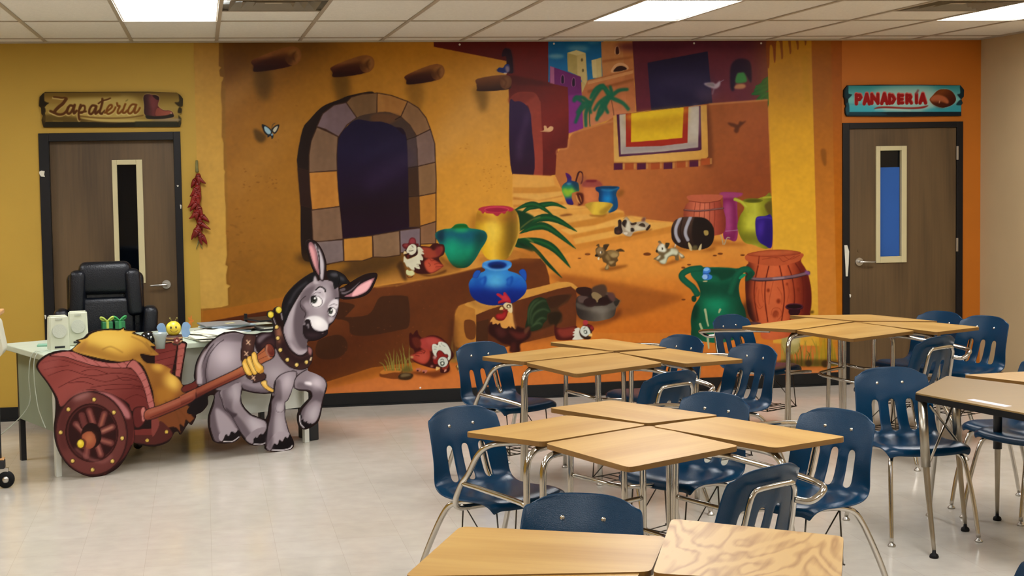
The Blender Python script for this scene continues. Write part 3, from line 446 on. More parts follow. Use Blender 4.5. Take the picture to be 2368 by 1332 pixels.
    # blue bird on rim
    c.P('345,235 355,205 380,192 410,205 415,235 400,255 430,275 425,300 400,310 360,310 335,285 345,262','3c7cd0');c.P('360,205 390,198 405,215 380,230 350,222','7ab4ec');c.P('342,270 375,262 390,290 370,305 345,300','90bcf0');c.L('350,250 385,255 410,240',7,'1c4a98');c.L('395,265 390,300',6,'1c4a98');c.P('345,322 385,320 380,330 350,330','c8b888')
    for q in ('365,590 375,640 385,700 395,740','505,590 495,615','318,725 340,780 370,820 395,840','390,860 400,950'): c.L(q,22,'a8b084',w1=14);
    # left plaster strip
    c.at(500,80,2.96)
    c.P('-180,0 20,0 18,215 36,225 20,245 26,285 50,292 48,305 36,330 32,420 40,500 38,700 50,740 52,920 62,940 56,960 58,1100 66,1180 66,1380 -180,1380',((-100,50),(-100,1300),'b08236','c4943a','c89a44','c89a44'),sm=0)
    c.P('20,0 18,215 36,225 20,245 26,285 50,292 36,330 32,420 40,500 38,700 50,740 52,920 62,940 56,960 66,1180 66,1332 80,1332 76,1000 64,700 60,300 40,0','8a6420',sm=0,b=2,a=.5)
    c.at(460,560,3.4148)
    c.P('-100,-60 216,-60 222,100 210,180 228,190 215,260 218,330 250,345 228,365 232,498 180,512 100,522 20,525 -100,525',((0,0),(0,500),'c89a44','cca04a','c89c48'),sm=0)
    c.P('216,-60 222,100 210,180 228,190 215,260 218,330 250,345 228,365 232,498 244,498 242,380 256,340 230,310 240,190 226,170 236,0','7a5212',sm=0,b=2,a=.6)
    c.at(0,0,1);c.P('440,80 470,80 470,760 440,760','c89c46',sm=0,a=.15)
    c.grain(.035,3,1);c.grain(.02,12,2)
def donkey_outline():
    D=(420,540,2.5625);C=(0,680,2.9607)
    a='738,60 750,38 775,35 810,60 840,110 858,170 860,222 885,216 925,222 965,245 985,272 1000,290 995,298 955,302 936,322 965,316 1000,293 1080,246 1140,232 1160,240 1156,270 1122,340 1080,372 1020,388 960,391 938,384 932,420 926,470 902,522 880,545 868,570 864,598 835,618 800,634 760,638 746,645 744,660 768,676 778,702 776,740 768,770 748,798 752,815 792,830 842,855 863,890 858,930 841,980 828,1060 812,1112 790,1134 760,1153 725,1162 698,1142 688,1090 698,1050 728,1010 762,975 766,962 748,938 700,932 668,918 656,922 652,940 632,987 615,1002 616,1040 614,1080 628,1140 644,1188 664,1230 665,1262 640,1284 590,1293 530,1293 498,1278 493,1255 430,1258 394,1243 352,1195 348,1204 320,1233 260,1245 200,1238 178,1202 162,1140 162,1080 186,1010 196,962'
    b='1425,700 1424,755 1384,806 1345,826 1342,845 1312,898 1290,885 1240,962 1225,945 1195,948 1155,1012 1062,1044 960,1034 915,1020 893,1062 853,1134 803,1194 722,1239 640,1254 558,1234 478,1184 417,1104 382,1012 372,920 381,840 385,760 376,700 326,612 266,532 252,490 276,448 338,407 420,385 490,382 540,330 522,318 575,300 608,268 660,248 752,237 820,240 850,228 862,240 938,253 925,266 1010,300 1064,346 1220,320 1279,334 1274,380 1243,590 1270,622 1334,598 1333,560 1348,470 1388,390 1438,330 1500,288 1545,260'
    d='215,607 260,587 320,579 370,592 440,596 480,586 520,586 545,578 546,545 534,512 513,495 510,470 525,458 543,462 553,443 575,433 594,443 597,468 600,420 618,370 658,320 708,275 768,236 786,226 772,190 752,120'
    f=lambda q,t:[(t[0]+x/t[2],t[1]+y/t[2]) for x,y in parse(q)[0]]
    return spline(f(a,D)+f(b,C)+f(d,D),[False]*999,True,3)
def paint_donkey(k=1.0):
    c=Canvas(75,540,885,1115,'1d0c0a',k)
    # ---- cart
    c.at(0,680,2.9607)
    B='2a0e0c'
    c.P('1060,352 1215,328 1200,420 1165,600 1150,660 1060,600',((1060,350),(1200,560),'6e2c28','7a3430','5a201e'),sm=0)
    for y in (395,440,490,540): c.L(f'1060,{y+18} 1140,{y} 1200,{y-14}',4,'4a1614',a=.9)
    c.P('1222,328 1270,340 1262,400 1232,570 1200,560 1212,420','a85c54',sm=0,o=B,ow=4)
    for y in (380,430,480,520): c.L(f'1208,{y} 1264,{y-12}',3,'6a2a26')
    # hay
    m=c.P('500,385 555,330! 535,318! 590,303 620,275 670,256 752,246 815,250 850,234! 852,250 930,258! 905,270 990,300 1060,352 1030,358 1090,415! 1040,420 960,410 1000,470 1100,480 1172,515! 1165,540 1220,580 1262,650 1270,690 1200,720 1280,760 1320,800! 1310,830! 1330,850! 1300,880! 1270,860 1262,910! 1230,890 1236,950! 1200,910 1100,900 1060,760 1040,640 960,470 800,460 640,430',((600,250),(1000,900),'e0b44c','d8aa48','b88438','8a5420','7a4420'),sm=1)
    c.P('520,390 600,340 680,350 760,400 860,430 960,380 1060,410 960,450 840,465 660,430','8a5c24',b=14,a=.75,clip=m);c.E(740,310,150,50,'ecc860',6,26,.9,m);c.P('500,390 560,330 600,320 560,400','9a6a34',b=8,a=.7,clip=m)
    c.P('960,440 1040,440 1100,520 1120,620 1060,680 1010,560','8a5a24',b=14,a=.8,clip=m);c.E(1180,600,50,70,'eac058',-20,18,.95,m);c.E(1080,500,40,26,'dcae4c',20,10,.9,m);c.P('1060,660 1130,640 1200,690 1160,740 1080,760','a87228',b=12,a=.8,clip=m);c.P('1120,760 1300,760 1330,860 1230,950 1080,900','6e3c1e',b=14,a=.85,clip=m)
    for q in ('1130,730 1200,800 1240,900','1190,750 1260,830 1290,880','1000,330 1040,380 1070,410','900,290 980,330 1040,400','700,380 760,360 840,400'): c.L(q,5,'5a3414',b=2,a=.6,clip=m)
    # box side
    m=c.P('262,490 285,455 345,415 425,395 490,392 560,420 660,455 780,475 890,460 910,448 960,490 1000,570 1030,670 1058,770 1000,800 905,800 880,750 800,700 700,665 600,665 500,700 420,770 390,700 335,610 275,530',((400,420),(800,800),'7c3630','8c443e','84403a','6a2a26'))
    for q in ('290,470 420,450 600,500 800,500 930,520','330,560 460,520 620,560 800,540 960,570','400,640 560,570 720,600 860,570 980,610','620,640 760,620 900,620 1010,660','720,655 840,650 960,650 1030,700','860,720 940,690 1030,730','300,520 380,500 470,490','560,530 640,515 740,545','470,610 560,600 640,620','900,640 960,630 1010,650','800,560 850,590 940,580'): c.L(q,4,'481412',clip=m,a=.9)
    c.P('262,500 300,440 420,395 400,470 340,560','9a5450',b=16,a=.55,clip=m)
    c.P('340,422 420,396 490,393 560,420 660,455 780,472 890,455 908,448 880,500 780,505 640,490 540,460 440,430','b06460',o=B,ow=5);
    for x,y in ((480,402),(560,425),(640,455),(720,470),(800,475),(850,470)): c.L(f'{x},{y} {x+40},{y+36}',4,'7c3834')
    c.P('868,498 912,450 960,490 1000,560 1030,650 1058,775 1020,780 990,660 950,570 900,510','b06460',o=B,ow=5)
    for y in (540,590,640,690,740): c.L(f'{950+(y-540)*.3},{y+10} {990+(y-540)*.28},{y-10}',4,'7c3834')
    # lower box / far wheel
    c.P('910,940 1060,930 1100,870 1180,950 1150,1000 1060,1030 960,1022 915,1008','4a201c',sm=1);c.P('915,930 1050,920 1050,965 920,965','6a2a26',sm=0);c.P('1040,800 1090,880 1060,960 1040,960','7a3a34')
    for x,y in ((1008,1002),(1140,943)): c.E(x,y,13,13,'c8a84a',0,0,1,None,B,3)
    # shaft block
    c.P('850,850 910,845 915,880 920,1000 890,1030 860,900','5a2420',o=B,ow=4);c.P('915,790 990,775 1000,830 1000,860 960,910 920,900','5a2220',o=B,ow=6);c.P('968,790 990,780 996,850 975,870','b87068')
    # big wheel
    c.P('560,662 700,664 800,700 870,760 908,850 912,960 890,1050 840,1130 760,1190 700,1200 700,700','4a1c1a');c.P('640,668 740,680 820,730 880,800 890,850 850,840 800,760 740,710','a8686a',b=5)
    c.E(628,955,248,290,'2a1010',-6);c.E(626,955,238,280,'5c2c28',-6);c.E(626,955,232,274,'6a3834',-6,10,.5);
    c.P('400,960 400,860 440,780 520,700 480,820 450,960 470,1060 420,1060','4a201e',b=14,a=.8);c.E(560,700,70,20,'a87874',-20,10,.7)
    c.E(628,950,182,202,'2a0e0c',-4);c.E(630,950,172,192,'48201e',-4);c.E(632,950,165,184,'2a0f0e',-4)
    for q,k2 in (('640,890 610,800','9a5a50'),('690,900 715,820','a0604c'),('700,940 770,910','b87c68'),('690,1000 760,1020','9a5e50'),('670,1040 690,1100','a8685a'),('600,1030 590,1110','8a4e46'),('570,940 520,890','9a6258'),('580,900 560,830','6a3430')):
        c.L(q,64,'32100e');c.L(q,44,'5a2c2a');c.L(q,16,k2,b=4);
    c.E(625,970,70,88,'1e0a08');c.P('560,980 580,950 620,940 650,970 655,1020 630,1055 590,1050','8a4630');c.E(610,990,34,40,'b8744a',0,14,.8)
    c.P('540,1000 570,990 590,1010 585,1045 560,1060','5a2a1c');c.E(552,1025,25,30,'d8bc30',0,0,1,None,B,4);c.E(548,1018,12,14,'f0dc60',0,4)
    c.L('520,1060 600,1120 700,1150 760,1110',18,'8a5450',b=6,a=.8);
    for x,y in ((644,722),(468,790),(415,948),(497,1143),(633,1204),(770,1145),(837,987),(780,810)): c.E(x,y,14,15,'c8a850',0,0,1,None,B,4);c.E(x-3,y-4,6,7,'f0d880',0,2)
    # ---- donkey
    c.at(420,540,2.5625)
    G='8b7f86';Dk='5c5057';Lt='b8aeb6';O='1a0f12'
    # far shaft & tail
    c.P('10,905 140,850 140,890 20,940','5e241e',o=O,ow=4)
    c.P('95,900 120,890 160,980 130,1040 80,1072 30,1060 60,1000','120a0c')
    # hind far leg
    c.P('200,950 240,930 280,960 290,1040 320,1090 340,1160 330,1190 250,1190 230,1230 200,1230 184,1195 170,1140 170,1080 192,1012',Dk);c.P('200,1040 250,1060 310,1130 320,1180 240,1190 215,1150','9c9098',b=4)
    c.P('235,1205 265,1180 280,1190 300,1168 315,1180 335,1165 348,1195 320,1226 260,1238','120b0d');c.L('250,1232 300,1232 340,1205',5,'d8d0d4')
    c.P('220,1215 240,1230 262,1190 280,1200 295,1172 318,1182 330,1160 300,1150 230,1180','9c9098')
    # near hind leg
    m=c.P('230,930 340,880 356,900 350,960 350,1000 372,1040 412,1078 470,1100 500,1118 500,1160 440,1210 400,1230 360,1190 330,1140 290,1070 255,1040 240,990',G,o=O,ow=5)
    c.P('240,930 290,900 310,960 300,1040 360,1110 420,1200 400,1235 340,1160 260,1050',Dk,b=3,a=.85,clip=m);c.P('270,930 330,890 345,960 340,1000 300,990',Lt,b=16,a=.8,clip=m);c.P('390,1090 470,1110 490,1150 430,1190',Lt,b=10,a=.9,clip=m);c.P('258,1030 300,1060 330,1070 300,1090','3c3036',b=2,clip=m)
    c.P('420,1230 450,1195 465,1205 480,1180 490,1190 505,1160 505,1240 470,1250 425,1252','120b0d');c.P('380,1215 420,1245 430,1205 450,1210 462,1180 482,1190 500,1150 440,1160',G);c.L('430,1248 470,1250 496,1240',5,'d8d0d4')
    # body
    m=c.P('100,900 95,850 110,760 140,700 170,655 215,615 265,595 320,588 380,600 450,605 540,600 640,700 700,780 745,800 800,835 780,900 690,890 640,990 540,960 545,935 470,940 370,920 340,880 240,930 140,900',G)
    c.P('110,900 105,840 120,760 160,680 200,640 170,720 150,820 160,900',Dk,b=3,clip=m);c.P('175,650 230,610 320,590 400,610 360,640 240,640',Dk,b=4,a=.8,clip=m);c.E(255,720,75,80,'d0c4ce',0,34,.95,m);c.P('150,800 180,880 340,830 340,900 150,930',Dk,b=18,a=.8,clip=m)
    c.L('150,900 142,820 160,730 210,660 250,630',4,O,a=.8);c.L('120,700 88,770 84,880 112,895 128,890 118,800 150,710 190,655',4,O)
    c.P('90,870 92,790 118,720 150,680 130,740 120,800 125,885 95,890','a89ca4',b=3)
    c.P('360,880 440,850 530,900 545,935 470,942 380,922',((430,860),(430,940),'7a6e76','8f838b','5c5057'));c.P('480,780 560,770 650,820 620,900 560,940 500,880',G);c.E(560,830,60,40,Lt,0,20,.7,m);c.P('360,890 460,930 545,934 470,944 370,926',Dk,b=3,a=.8)
    c.L('356,905 370,925 430,940 490,945 545,940',5,O)
    c.P('470,880 500,870 510,900 545,925 540,940 510,930 480,905','e0b050',o=O,ow=4);c.P('480,885 500,880 505,905 530,925','f4d888',b=3)
    # fore standing leg
    m=c.P('552,880 600,830 680,820 660,910 630,985 612,1005 612,1080 625,1140 640,1190 655,1225 560,1210 520,1270 505,1260 510,1160 528,1080 532,1020 535,990 560,950 548,960',G,o=O,ow=5)
    c.P('556,880 590,880 590,1000 555,1060 545,1180 520,1280 500,1260 530,1020',Dk,b=4,a=.9,clip=m);c.E(625,880,30,60,'d0c4ce',10,18,.9,m);c.E(580,1030,26,36,Lt,0,8,.8,m);c.P('560,1080 600,1080 620,1170 640,1200 560,1230',Lt,b=10,a=.8,clip=m);c.L('560,1010 560,1050 590,1060 608,1040',3,Dk,a=.9)
    c.L('556,870 552,910 546,950',6,O)
    c.P('530,1280 548,1245 570,1252 582,1225 600,1236 612,1205 630,1212 640,1190 660,1232 660,1260 636,1278 585,1286','120b0d');c.P('505,1260 525,1285 548,1245 568,1250 580,1222 598,1232 612,1200 628,1208 636,1180 560,1180','a79ba3');c.L('535,1282 590,1284 640,1274 656,1256',6,'e8e0e4')
    c.P('505,1200 540,1200 540,1260 525,1285 505,1270',Dk,b=6,a=.8)
    # raised leg
    m=c.P('680,850 750,805 800,830 842,858 858,892 850,935 835,985 820,1060 800,1110 770,1130 735,1120 705,1100 712,1050 745,1005 770,975 775,955 760,930 700,925 668,910',G,o=O,ow=5)
    c.P('760,935 775,900 800,900 840,940 850,930 830,1000 790,990 740,1030 715,1110 700,1100 715,1030 770,980',Dk,b=4,a=.85,clip=m);c.E(800,885,40,36,'d4c8d2',20,14,.95,m);c.P('730,880 765,880 770,898 735,898','f0e8ee',b=2,clip=m);c.P('760,1040 810,1010 810,1080 780,1120 750,1090',Lt,b=10,a=.9,clip=m);c.P('680,905 700,880 760,905 770,925 700,925',Dk,b=3,a=.6,clip=m)
    c.P('700,1060 712,1085 705,1110 722,1100 725,1120 745,1112 742,1130 768,1124 760,1145 725,1155 704,1138 696,1095','120b0d');c.L('700,1080 704,1125 724,1150',6,'e0d8dc')
    # neck, head
    m=c.P('605,560 640,470 690,380 740,310 790,280 840,290 880,300 900,340 880,480 770,560 745,640 745,690 720,720 680,715 640,680 612,620',G)
    c.P('615,600 620,500 670,400 760,300 700,420 660,520 650,640',Lt,b=8,a=.9,clip=m);c.P('690,400 740,360 760,560 745,680 700,670 670,600 665,500',Dk,b=3,a=.9,clip=m);c.P('640,640 690,690 740,690 720,730 670,715','b4a8b0',b=4,clip=m)
    c.P('600,470 604,420 622,372 660,322 712,278 770,240 795,235 800,270 750,300 690,370 650,440 620,520 606,540','141215');c.L('640,410 680,340 740,290',14,'3c3a40',b=4,a=.8);c.L('615,470 640,400',8,'34323a',b=3,a=.8)
    # head
    m=c.P('800,285 840,275 890,285 920,310 930,340 930,400 922,460 900,515 870,540 862,590 835,610 780,630 740,610 720,580 722,530 740,470 730,440 700,400 710,350 750,315','958991')
    c.P('700,400 715,350 750,320 790,310 770,380 750,440 745,500 720,540','675b62',b=5,a=.9,clip=m);c.P('880,300 930,340 928,420 900,400 890,340','5c5057',b=8,a=.7,clip=m);c.E(850,360,26,50,'c8bec6',0,16,.8,m);c.E(815,450,40,30,'b8aeb6',0,14,.8,m);c.E(742,430,22,28,'b0a4ac',0,6,.7,m);c.P('860,480 910,480 900,530 870,540','786c73',b=6,a=.8,clip=m)
    c.L('735,370 705,400 708,440 735,470 728,500',4,O,a=.9)
    # ears
    c.P('742,62 752,44 774,42 806,66 834,112 850,170 850,225 842,280 820,275 800,230 775,180 758,120','1a0f12');c.P('786,60 820,100 842,170 842,230 835,275 822,260 818,200 805,120','c4bcc4',b=2);c.P('752,62 770,52 795,90 806,140 812,200 814,245 795,215 775,160 760,110','9a6a72');c.P('756,80 768,70 788,110 796,170 800,215 782,180 768,130','e0a0a4',b=3);c.L('800,70 816,140 820,240',6,'1a0f12')
    c.P('940,345 980,330 1020,300 1085,258 1140,240 1152,248 1146,275 1115,335 1075,365 1015,380 960,382 940,372','1a0f12');c.P('965,372 1010,350 1060,300 1135,265 1138,275 1108,330 1070,358 1015,374','a87078');c.P('1010,372 1040,320 1125,276 1106,326 1068,354','f0b4b8',b=2);c.P('945,350 990,340 1040,300 1060,285 1010,335 965,360','6a5e64');c.P('936,330 965,322 972,335 945,345',Dk,o=O,ow=3)
    # forelock
    c.P('862,240 880,222 925,228 962,250 980,280 998,292 950,296 930,312 905,330 895,290 870,270','141215');c.P('880,240 915,232 930,250 900,256','4a4a52',b=3);c.P('935,252 960,262 966,280 940,275','3c3c44',b=3);c.L('925,232 936,270 930,300',4,'000000');c.P('790,250 810,290 830,290 800,300 780,290',Lt,b=2)
    # eyes
    c.P('760,400 775,360 800,330 830,322 850,345 852,390 835,425 800,440 775,430','e4dee4',b=1);c.P('768,378 790,345 830,330 848,360 845,385 800,360','b8aeb8',b=6,a=.8)
    c.P('764,385 790,368 815,375 834,400 825,425 800,436 775,428','f8f6f8',o='241a20',ow=3);c.E(783,390,20,24,'1a1518',0);c.E(786,396,13,14,'4a5448',0,3);c.E(784,391,8,11,'000000');c.E(790,383,6,6,'ffffff')
    c.L('795,335 820,315 848,330 852,345',8,'141012');c.L('768,372 795,350 825,352',3,'5a4e56')
    c.P('868,440 878,410 905,388 928,395 928,430 910,450','e0dae0',b=1);c.P('866,455 880,438 900,440 916,455 908,480 890,492 870,480','f6f4f6',o='241a20',ow=3);c.E(882,458,14,20,'1a1518');c.E(884,463,8,11,'4a5448',0,2);c.E(888,452,4,5,'ffffff');c.L('912,385 932,382 936,392',7,'141012');c.L('875,430 900,418 922,425',3,'5a4e56');c.P('870,495 900,498 896,512 876,530','d8d0d8',b=3,a=.7)
    # muzzle
    c.P('735,510 750,495 790,488 830,500 862,530 866,560 840,578 800,570 760,545','e6e2e6',b=2);c.E(810,530,40,30,'ffffff',0,14,.9)
    c.P('718,580 720,545 735,540 730,520 745,506 762,515 770,545 790,572 830,580 864,570 864,595 835,612 790,630 745,628 725,608','1c1216');c.P('735,590 780,590 830,598 790,615 750,612','3c2a30',b=8,a=.8);c.L('742,545 750,538 752,560',5,'c8c0c8',b=1);c.E(836,592,6,4,'5a4a50')
    # collar/harness
    m=c.P('548,555 552,620 560,680 590,740 640,790 700,806 745,795 768,765 774,700 765,678 745,665 745,700 700,722 650,690 620,640 600,580 580,545','3a2220',o=O,ow=5)
    c.P('560,560 585,560 600,640 570,640','8a5a44',b=5,clip=m);c.P('590,600 640,700 700,740 760,720 740,760 690,770 630,740 590,680','241214',b=4,a=.7,clip=m);c.L('590,560 608,620 640,690 700,728 748,712',5,O);c.P('752,672 772,690 765,720 750,700','9a6a6a',b=2)
    for x,y in ((563,555),(570,620),(585,690),(627,748),(682,778),(740,762)): c.E(x,y,12,13,'d8b45c',0,0,1,None,O,4);c.E(x-2,y-3,6,6,'f0dc90',0,2)
    c.P('764,735 772,735 768,752 760,750','e0c8a0')
    for x,y,q in ((528,481,'540,500 552,535 562,540 548,500'),(576,452,'585,470 592,510 600,512 596,475')): c.P(q,'8a8288',o=O,ow=3);c.E(x,y,19,21,'dcc434',0,0,1,None,O,4);c.E(x-4,y-5,9,9,'f0e478',0,3)
    # saddle strap & pad
    c.P('438,640 450,610 490,592 545,592 555,680 520,720 450,700','241418',o=O,ow=5);c.P('450,625 480,600 530,598 500,615 460,650','8a7e86',b=4,a=.7);c.P('470,660 540,620 550,670 500,700','3a2224',b=6)
    c.P('358,650 372,605 395,598 440,608 432,660 424,720 430,770 480,820 500,840 490,865 430,885 420,870 385,850 370,800 352,740','3e2622',o=O,ow=5);c.P('380,620 410,610 410,680 390,700','5a3c34',b=8,a=.8)
    for x,y in ((395,645),(383,712),(425,855)): c.L(f'{x-10},{y-14} {x+10},{y+14}',5,'e0b898');c.L(f'{x+10},{y-10} {x-10},{y+10}',5,'e0b898')
    # near shaft
    m=c.P('-20,975 120,900 340,795 440,720 500,665 530,655 550,680 552,720 530,745 480,770 370,840 200,920 -20,1030',((200,850),(225,925),'a8603c','8a4630','6e3024','4a1a14'),o=O,ow=5)
    c.L('0,985 140,915 340,815 420,760',10,'c07a58',b=5,a=.6,clip=m);
    for q in ('10,1000 200,905 350,835','60,1000 240,900','440,730 500,690','450,750 520,720'): c.L(q,3,'4a1c14',a=.8,clip=m)
    c.E(524,692,26,42,'7a3426',-22,0,1,None,O,5);c.E(528,694,16,30,'5a241c',-22);c.E(522,680,14,24,'8a4634',-22,6,.7);c.L('505,665 502,700 520,735',8,'c08a70',b=2)
    for q in ('360,760 385,740 420,800 415,840 385,835 365,800','385,745 408,725 450,780 450,825 425,838 400,790','412,720 430,700 445,715 455,760 485,790 480,815 450,825 425,780'): c.P(q,'e0ac44',o=O,ow=4)
    for q in ('368,770 385,800 395,825','395,745 420,790 435,820','425,715 438,760 465,795'): c.L(q,10,'f8dc88',b=3)
    c.P('430,835 460,830 465,815 485,805 480,825','c08830')
    # near shaft to cart
    c.at(0,680,2.9607)
    c.P('995,800 1100,760 1270,690 1330,660 1330,725 1210,790 1010,865',((1150,740),(1180,810),'a05a44','84402e','5a241c'),o=O,ow=5);c.P('1230,702 1340,648 1340,716 1240,762',((1280,680),(1300,740),'a05a40','844030','5a241c'),sm=0)
    c.L('1020,815 1150,765 1320,690',8,'b87a64',b=4,a=.7);c.L('1030,845 1180,785 1320,720',4,'4a1a14',a=.8)
    return c
A1=(80,200,13.156);B1=(240,200,12.463);P1=(1940,185,7.893)
def fpts(q,t): return [(t[0]+x/t[2],t[1]+y/t[2]) for x,y in parse(q)[0]]
def zap_outline():
    return fpts('270,1245 240,1150 212,1020 250,890 205,830 195,650 130,600 150,320 230,230 320,165 1420,165 2360,160',A1)+fpts('700,150 1300,150 2100,175 2200,240 2285,350 2280,560 2200,590 2255,640 2245,760 2190,810 2245,920 2230,1060 2200,1165 1100,1170 0,1175',B1)
def paint_zap(k=2.0):
    c=Canvas(84,206,428,300,'2a1e08',k);c.at(*A1)
    c.P('300,190 4600,170 4600,1090 330,1080 330,880 310,780 300,640 420,500 300,440',((300,200),(300,1080),'5a4416','7c6428','947c3c','8c7434','7a6228'),sm=0)
    c.P('900,400 3000,350 3000,1000 1400,900','a89250',b=60,a=.9);c.P('300,260 900,240 900,500 400,480','86682c',b=30,a=.8);c.P('300,200 2400,190 2400,300 300,330','5c4410',b=30,a=.7)
    c.P('330,860 1200,930 1600,1080 330,1075','4a3810',b=20,a=.8);c.P('340,1075 4400,1085 4400,1260 260,1260','1e1806',sm=0)
    c.P('1400,960 2000,1060 2600,1090 3600,1040 3300,1010 2400,1000','b09a58',b=10,a=.9);c.L('1380,900 2000,960 2800,950 3300,880',40,'5a3c10',b=8,a=.8);c.L('1380,990 2000,1090 2500,1110',26,'4a3410',b=6,a=.7);c.L('560,1050 860,1060',14,'8a7434',b=5)
    c.P('180,320 280,210 300,460 440,500 300,580 180,590','1c1404',b=8);c.P('205,650 310,640 330,780 220,830','241a06',b=6)
    T=['580,320 700,330 830,350 920,340 960,370|46','960,380 860,520 740,620 640,720 600,790|90','480,750 600,800 720,850 860,840 960,760 1020,640|70','1180,600 1080,580 1010,680 990,790 1050,830 1130,750 1220,560 1190,700 1200,820 1280,740|66','1400,560 1360,680 1340,840 1350,960 1370,1010|62','1380,680 1440,590 1520,600 1520,720 1440,800 1380,790 1560,760|56','1880,600 1760,580 1680,680 1660,800 1720,840 1800,760 1880,600 1850,760 1860,830 1960,740|64','2060,380 2060,480 2020,640 1980,780 2040,830 2140,740|66','1940,520 2060,440 2200,400 2300,360|44']
    for off,w,kk,a in (((-14,26),24,'c8b070',.8),((0,0),0,'4a2604',1)):
        for s in T:
            q,ww=s.split('|');q=' '.join(f'{float(x)+off[0]},{float(y)+off[1]}' for x,y in parse(q)[0]);c.L(q,int(ww)*1.15+w*.4,kk,a=a,b=2)
    c.at(*B1)
    T=['30,760 120,700 230,600 220,530 150,560 80,680 90,770 150,790 270,720 340,600|50','380,480 400,560 460,570 410,680 400,760 450,770 540,680|52','620,510 570,640 540,740 600,760 680,690|54','940,530 820,520 730,620 700,740 760,780 850,700 930,540 890,700 900,770 980,720 1040,620|52']
    for off,w,kk,a in (((-10,24),12,'c8b878',.8),((0,0),0,'683a08',1)):
        for s in T:
            q,ww=s.split('|');q=' '.join(f'{float(x)+off[0]},{float(y)+off[1]}' for x,y in parse(q)[0]);c.L(q,int(ww)*1.2+w,kk,a=a,b=2)
    c.L('690,380 640,420',30,'6a5c28',b=3)
    c.P('1140,340 1180,240 1290,215 1400,240 1500,240 1590,300 1600,390 1570,470 1570,570 1720,680 1880,690 1980,740 2020,870 1880,920 1700,940 1460,930 1300,940 1220,910 1210,850 1160,760 1160,540','c0a898',b=8,a=.7)
    c.P('1140,340 1180,240 1290,220 1400,240 1500,245 1590,300 1600,390 1570,470 1570,570 1720,680 1880,690 1980,740 2020,870 1880,910 1700,935 1460,930 1300,935 1220,905 1210,850 1160,760 1160,540',((1150,500),(1560,500),'2a1414','3e1e1e','5e2c2a','54241e'))
    c.P('1400,265 1500,250 1590,310 1580,385 1500,370','1e0a0a');c.P('1300,300 1420,320 1540,420 1520,600 1400,640 1330,480','6a3434',b=30,a=.7);c.P('1520,650 1600,620 1720,700 1900,710 1960,760 1880,820 1600,850 1490,820',((1500,700),(1900,800),'7a3c30','8a4a38'));c.L('1940,760 1950,790',30,'c8a890',b=4);c.P('1220,830 1500,860 1800,830 1960,790 2010,870 1700,935 1300,935 1220,905','1e1a10',b=3)
    c.P('2160,200 2280,340 2270,560 2170,580 2040,460 2170,430','2a2008',b=5);c.P('2170,600 2250,640 2240,760 2130,750','2a2008',b=5);c.P('2150,820 2230,920 2210,1160 2150,1160','2e2812',b=4,sm=0);c.P('1450,960 2130,920 2130,1000 1450,1000','8a7a68',b=8,a=.7);c.P('900,1010 2130,1010 2130,1170 900,1170','262414',b=8,sm=0)
    return c
def pan_outline():
    return fpts('150,665 120,600 118,510 140,470 115,440 112,350 90,300 95,180 160,95 700,85 1500,85 2220,95 2285,180 2280,300 2235,350 2262,420 2235,460 2235,655 1200,670',P1)
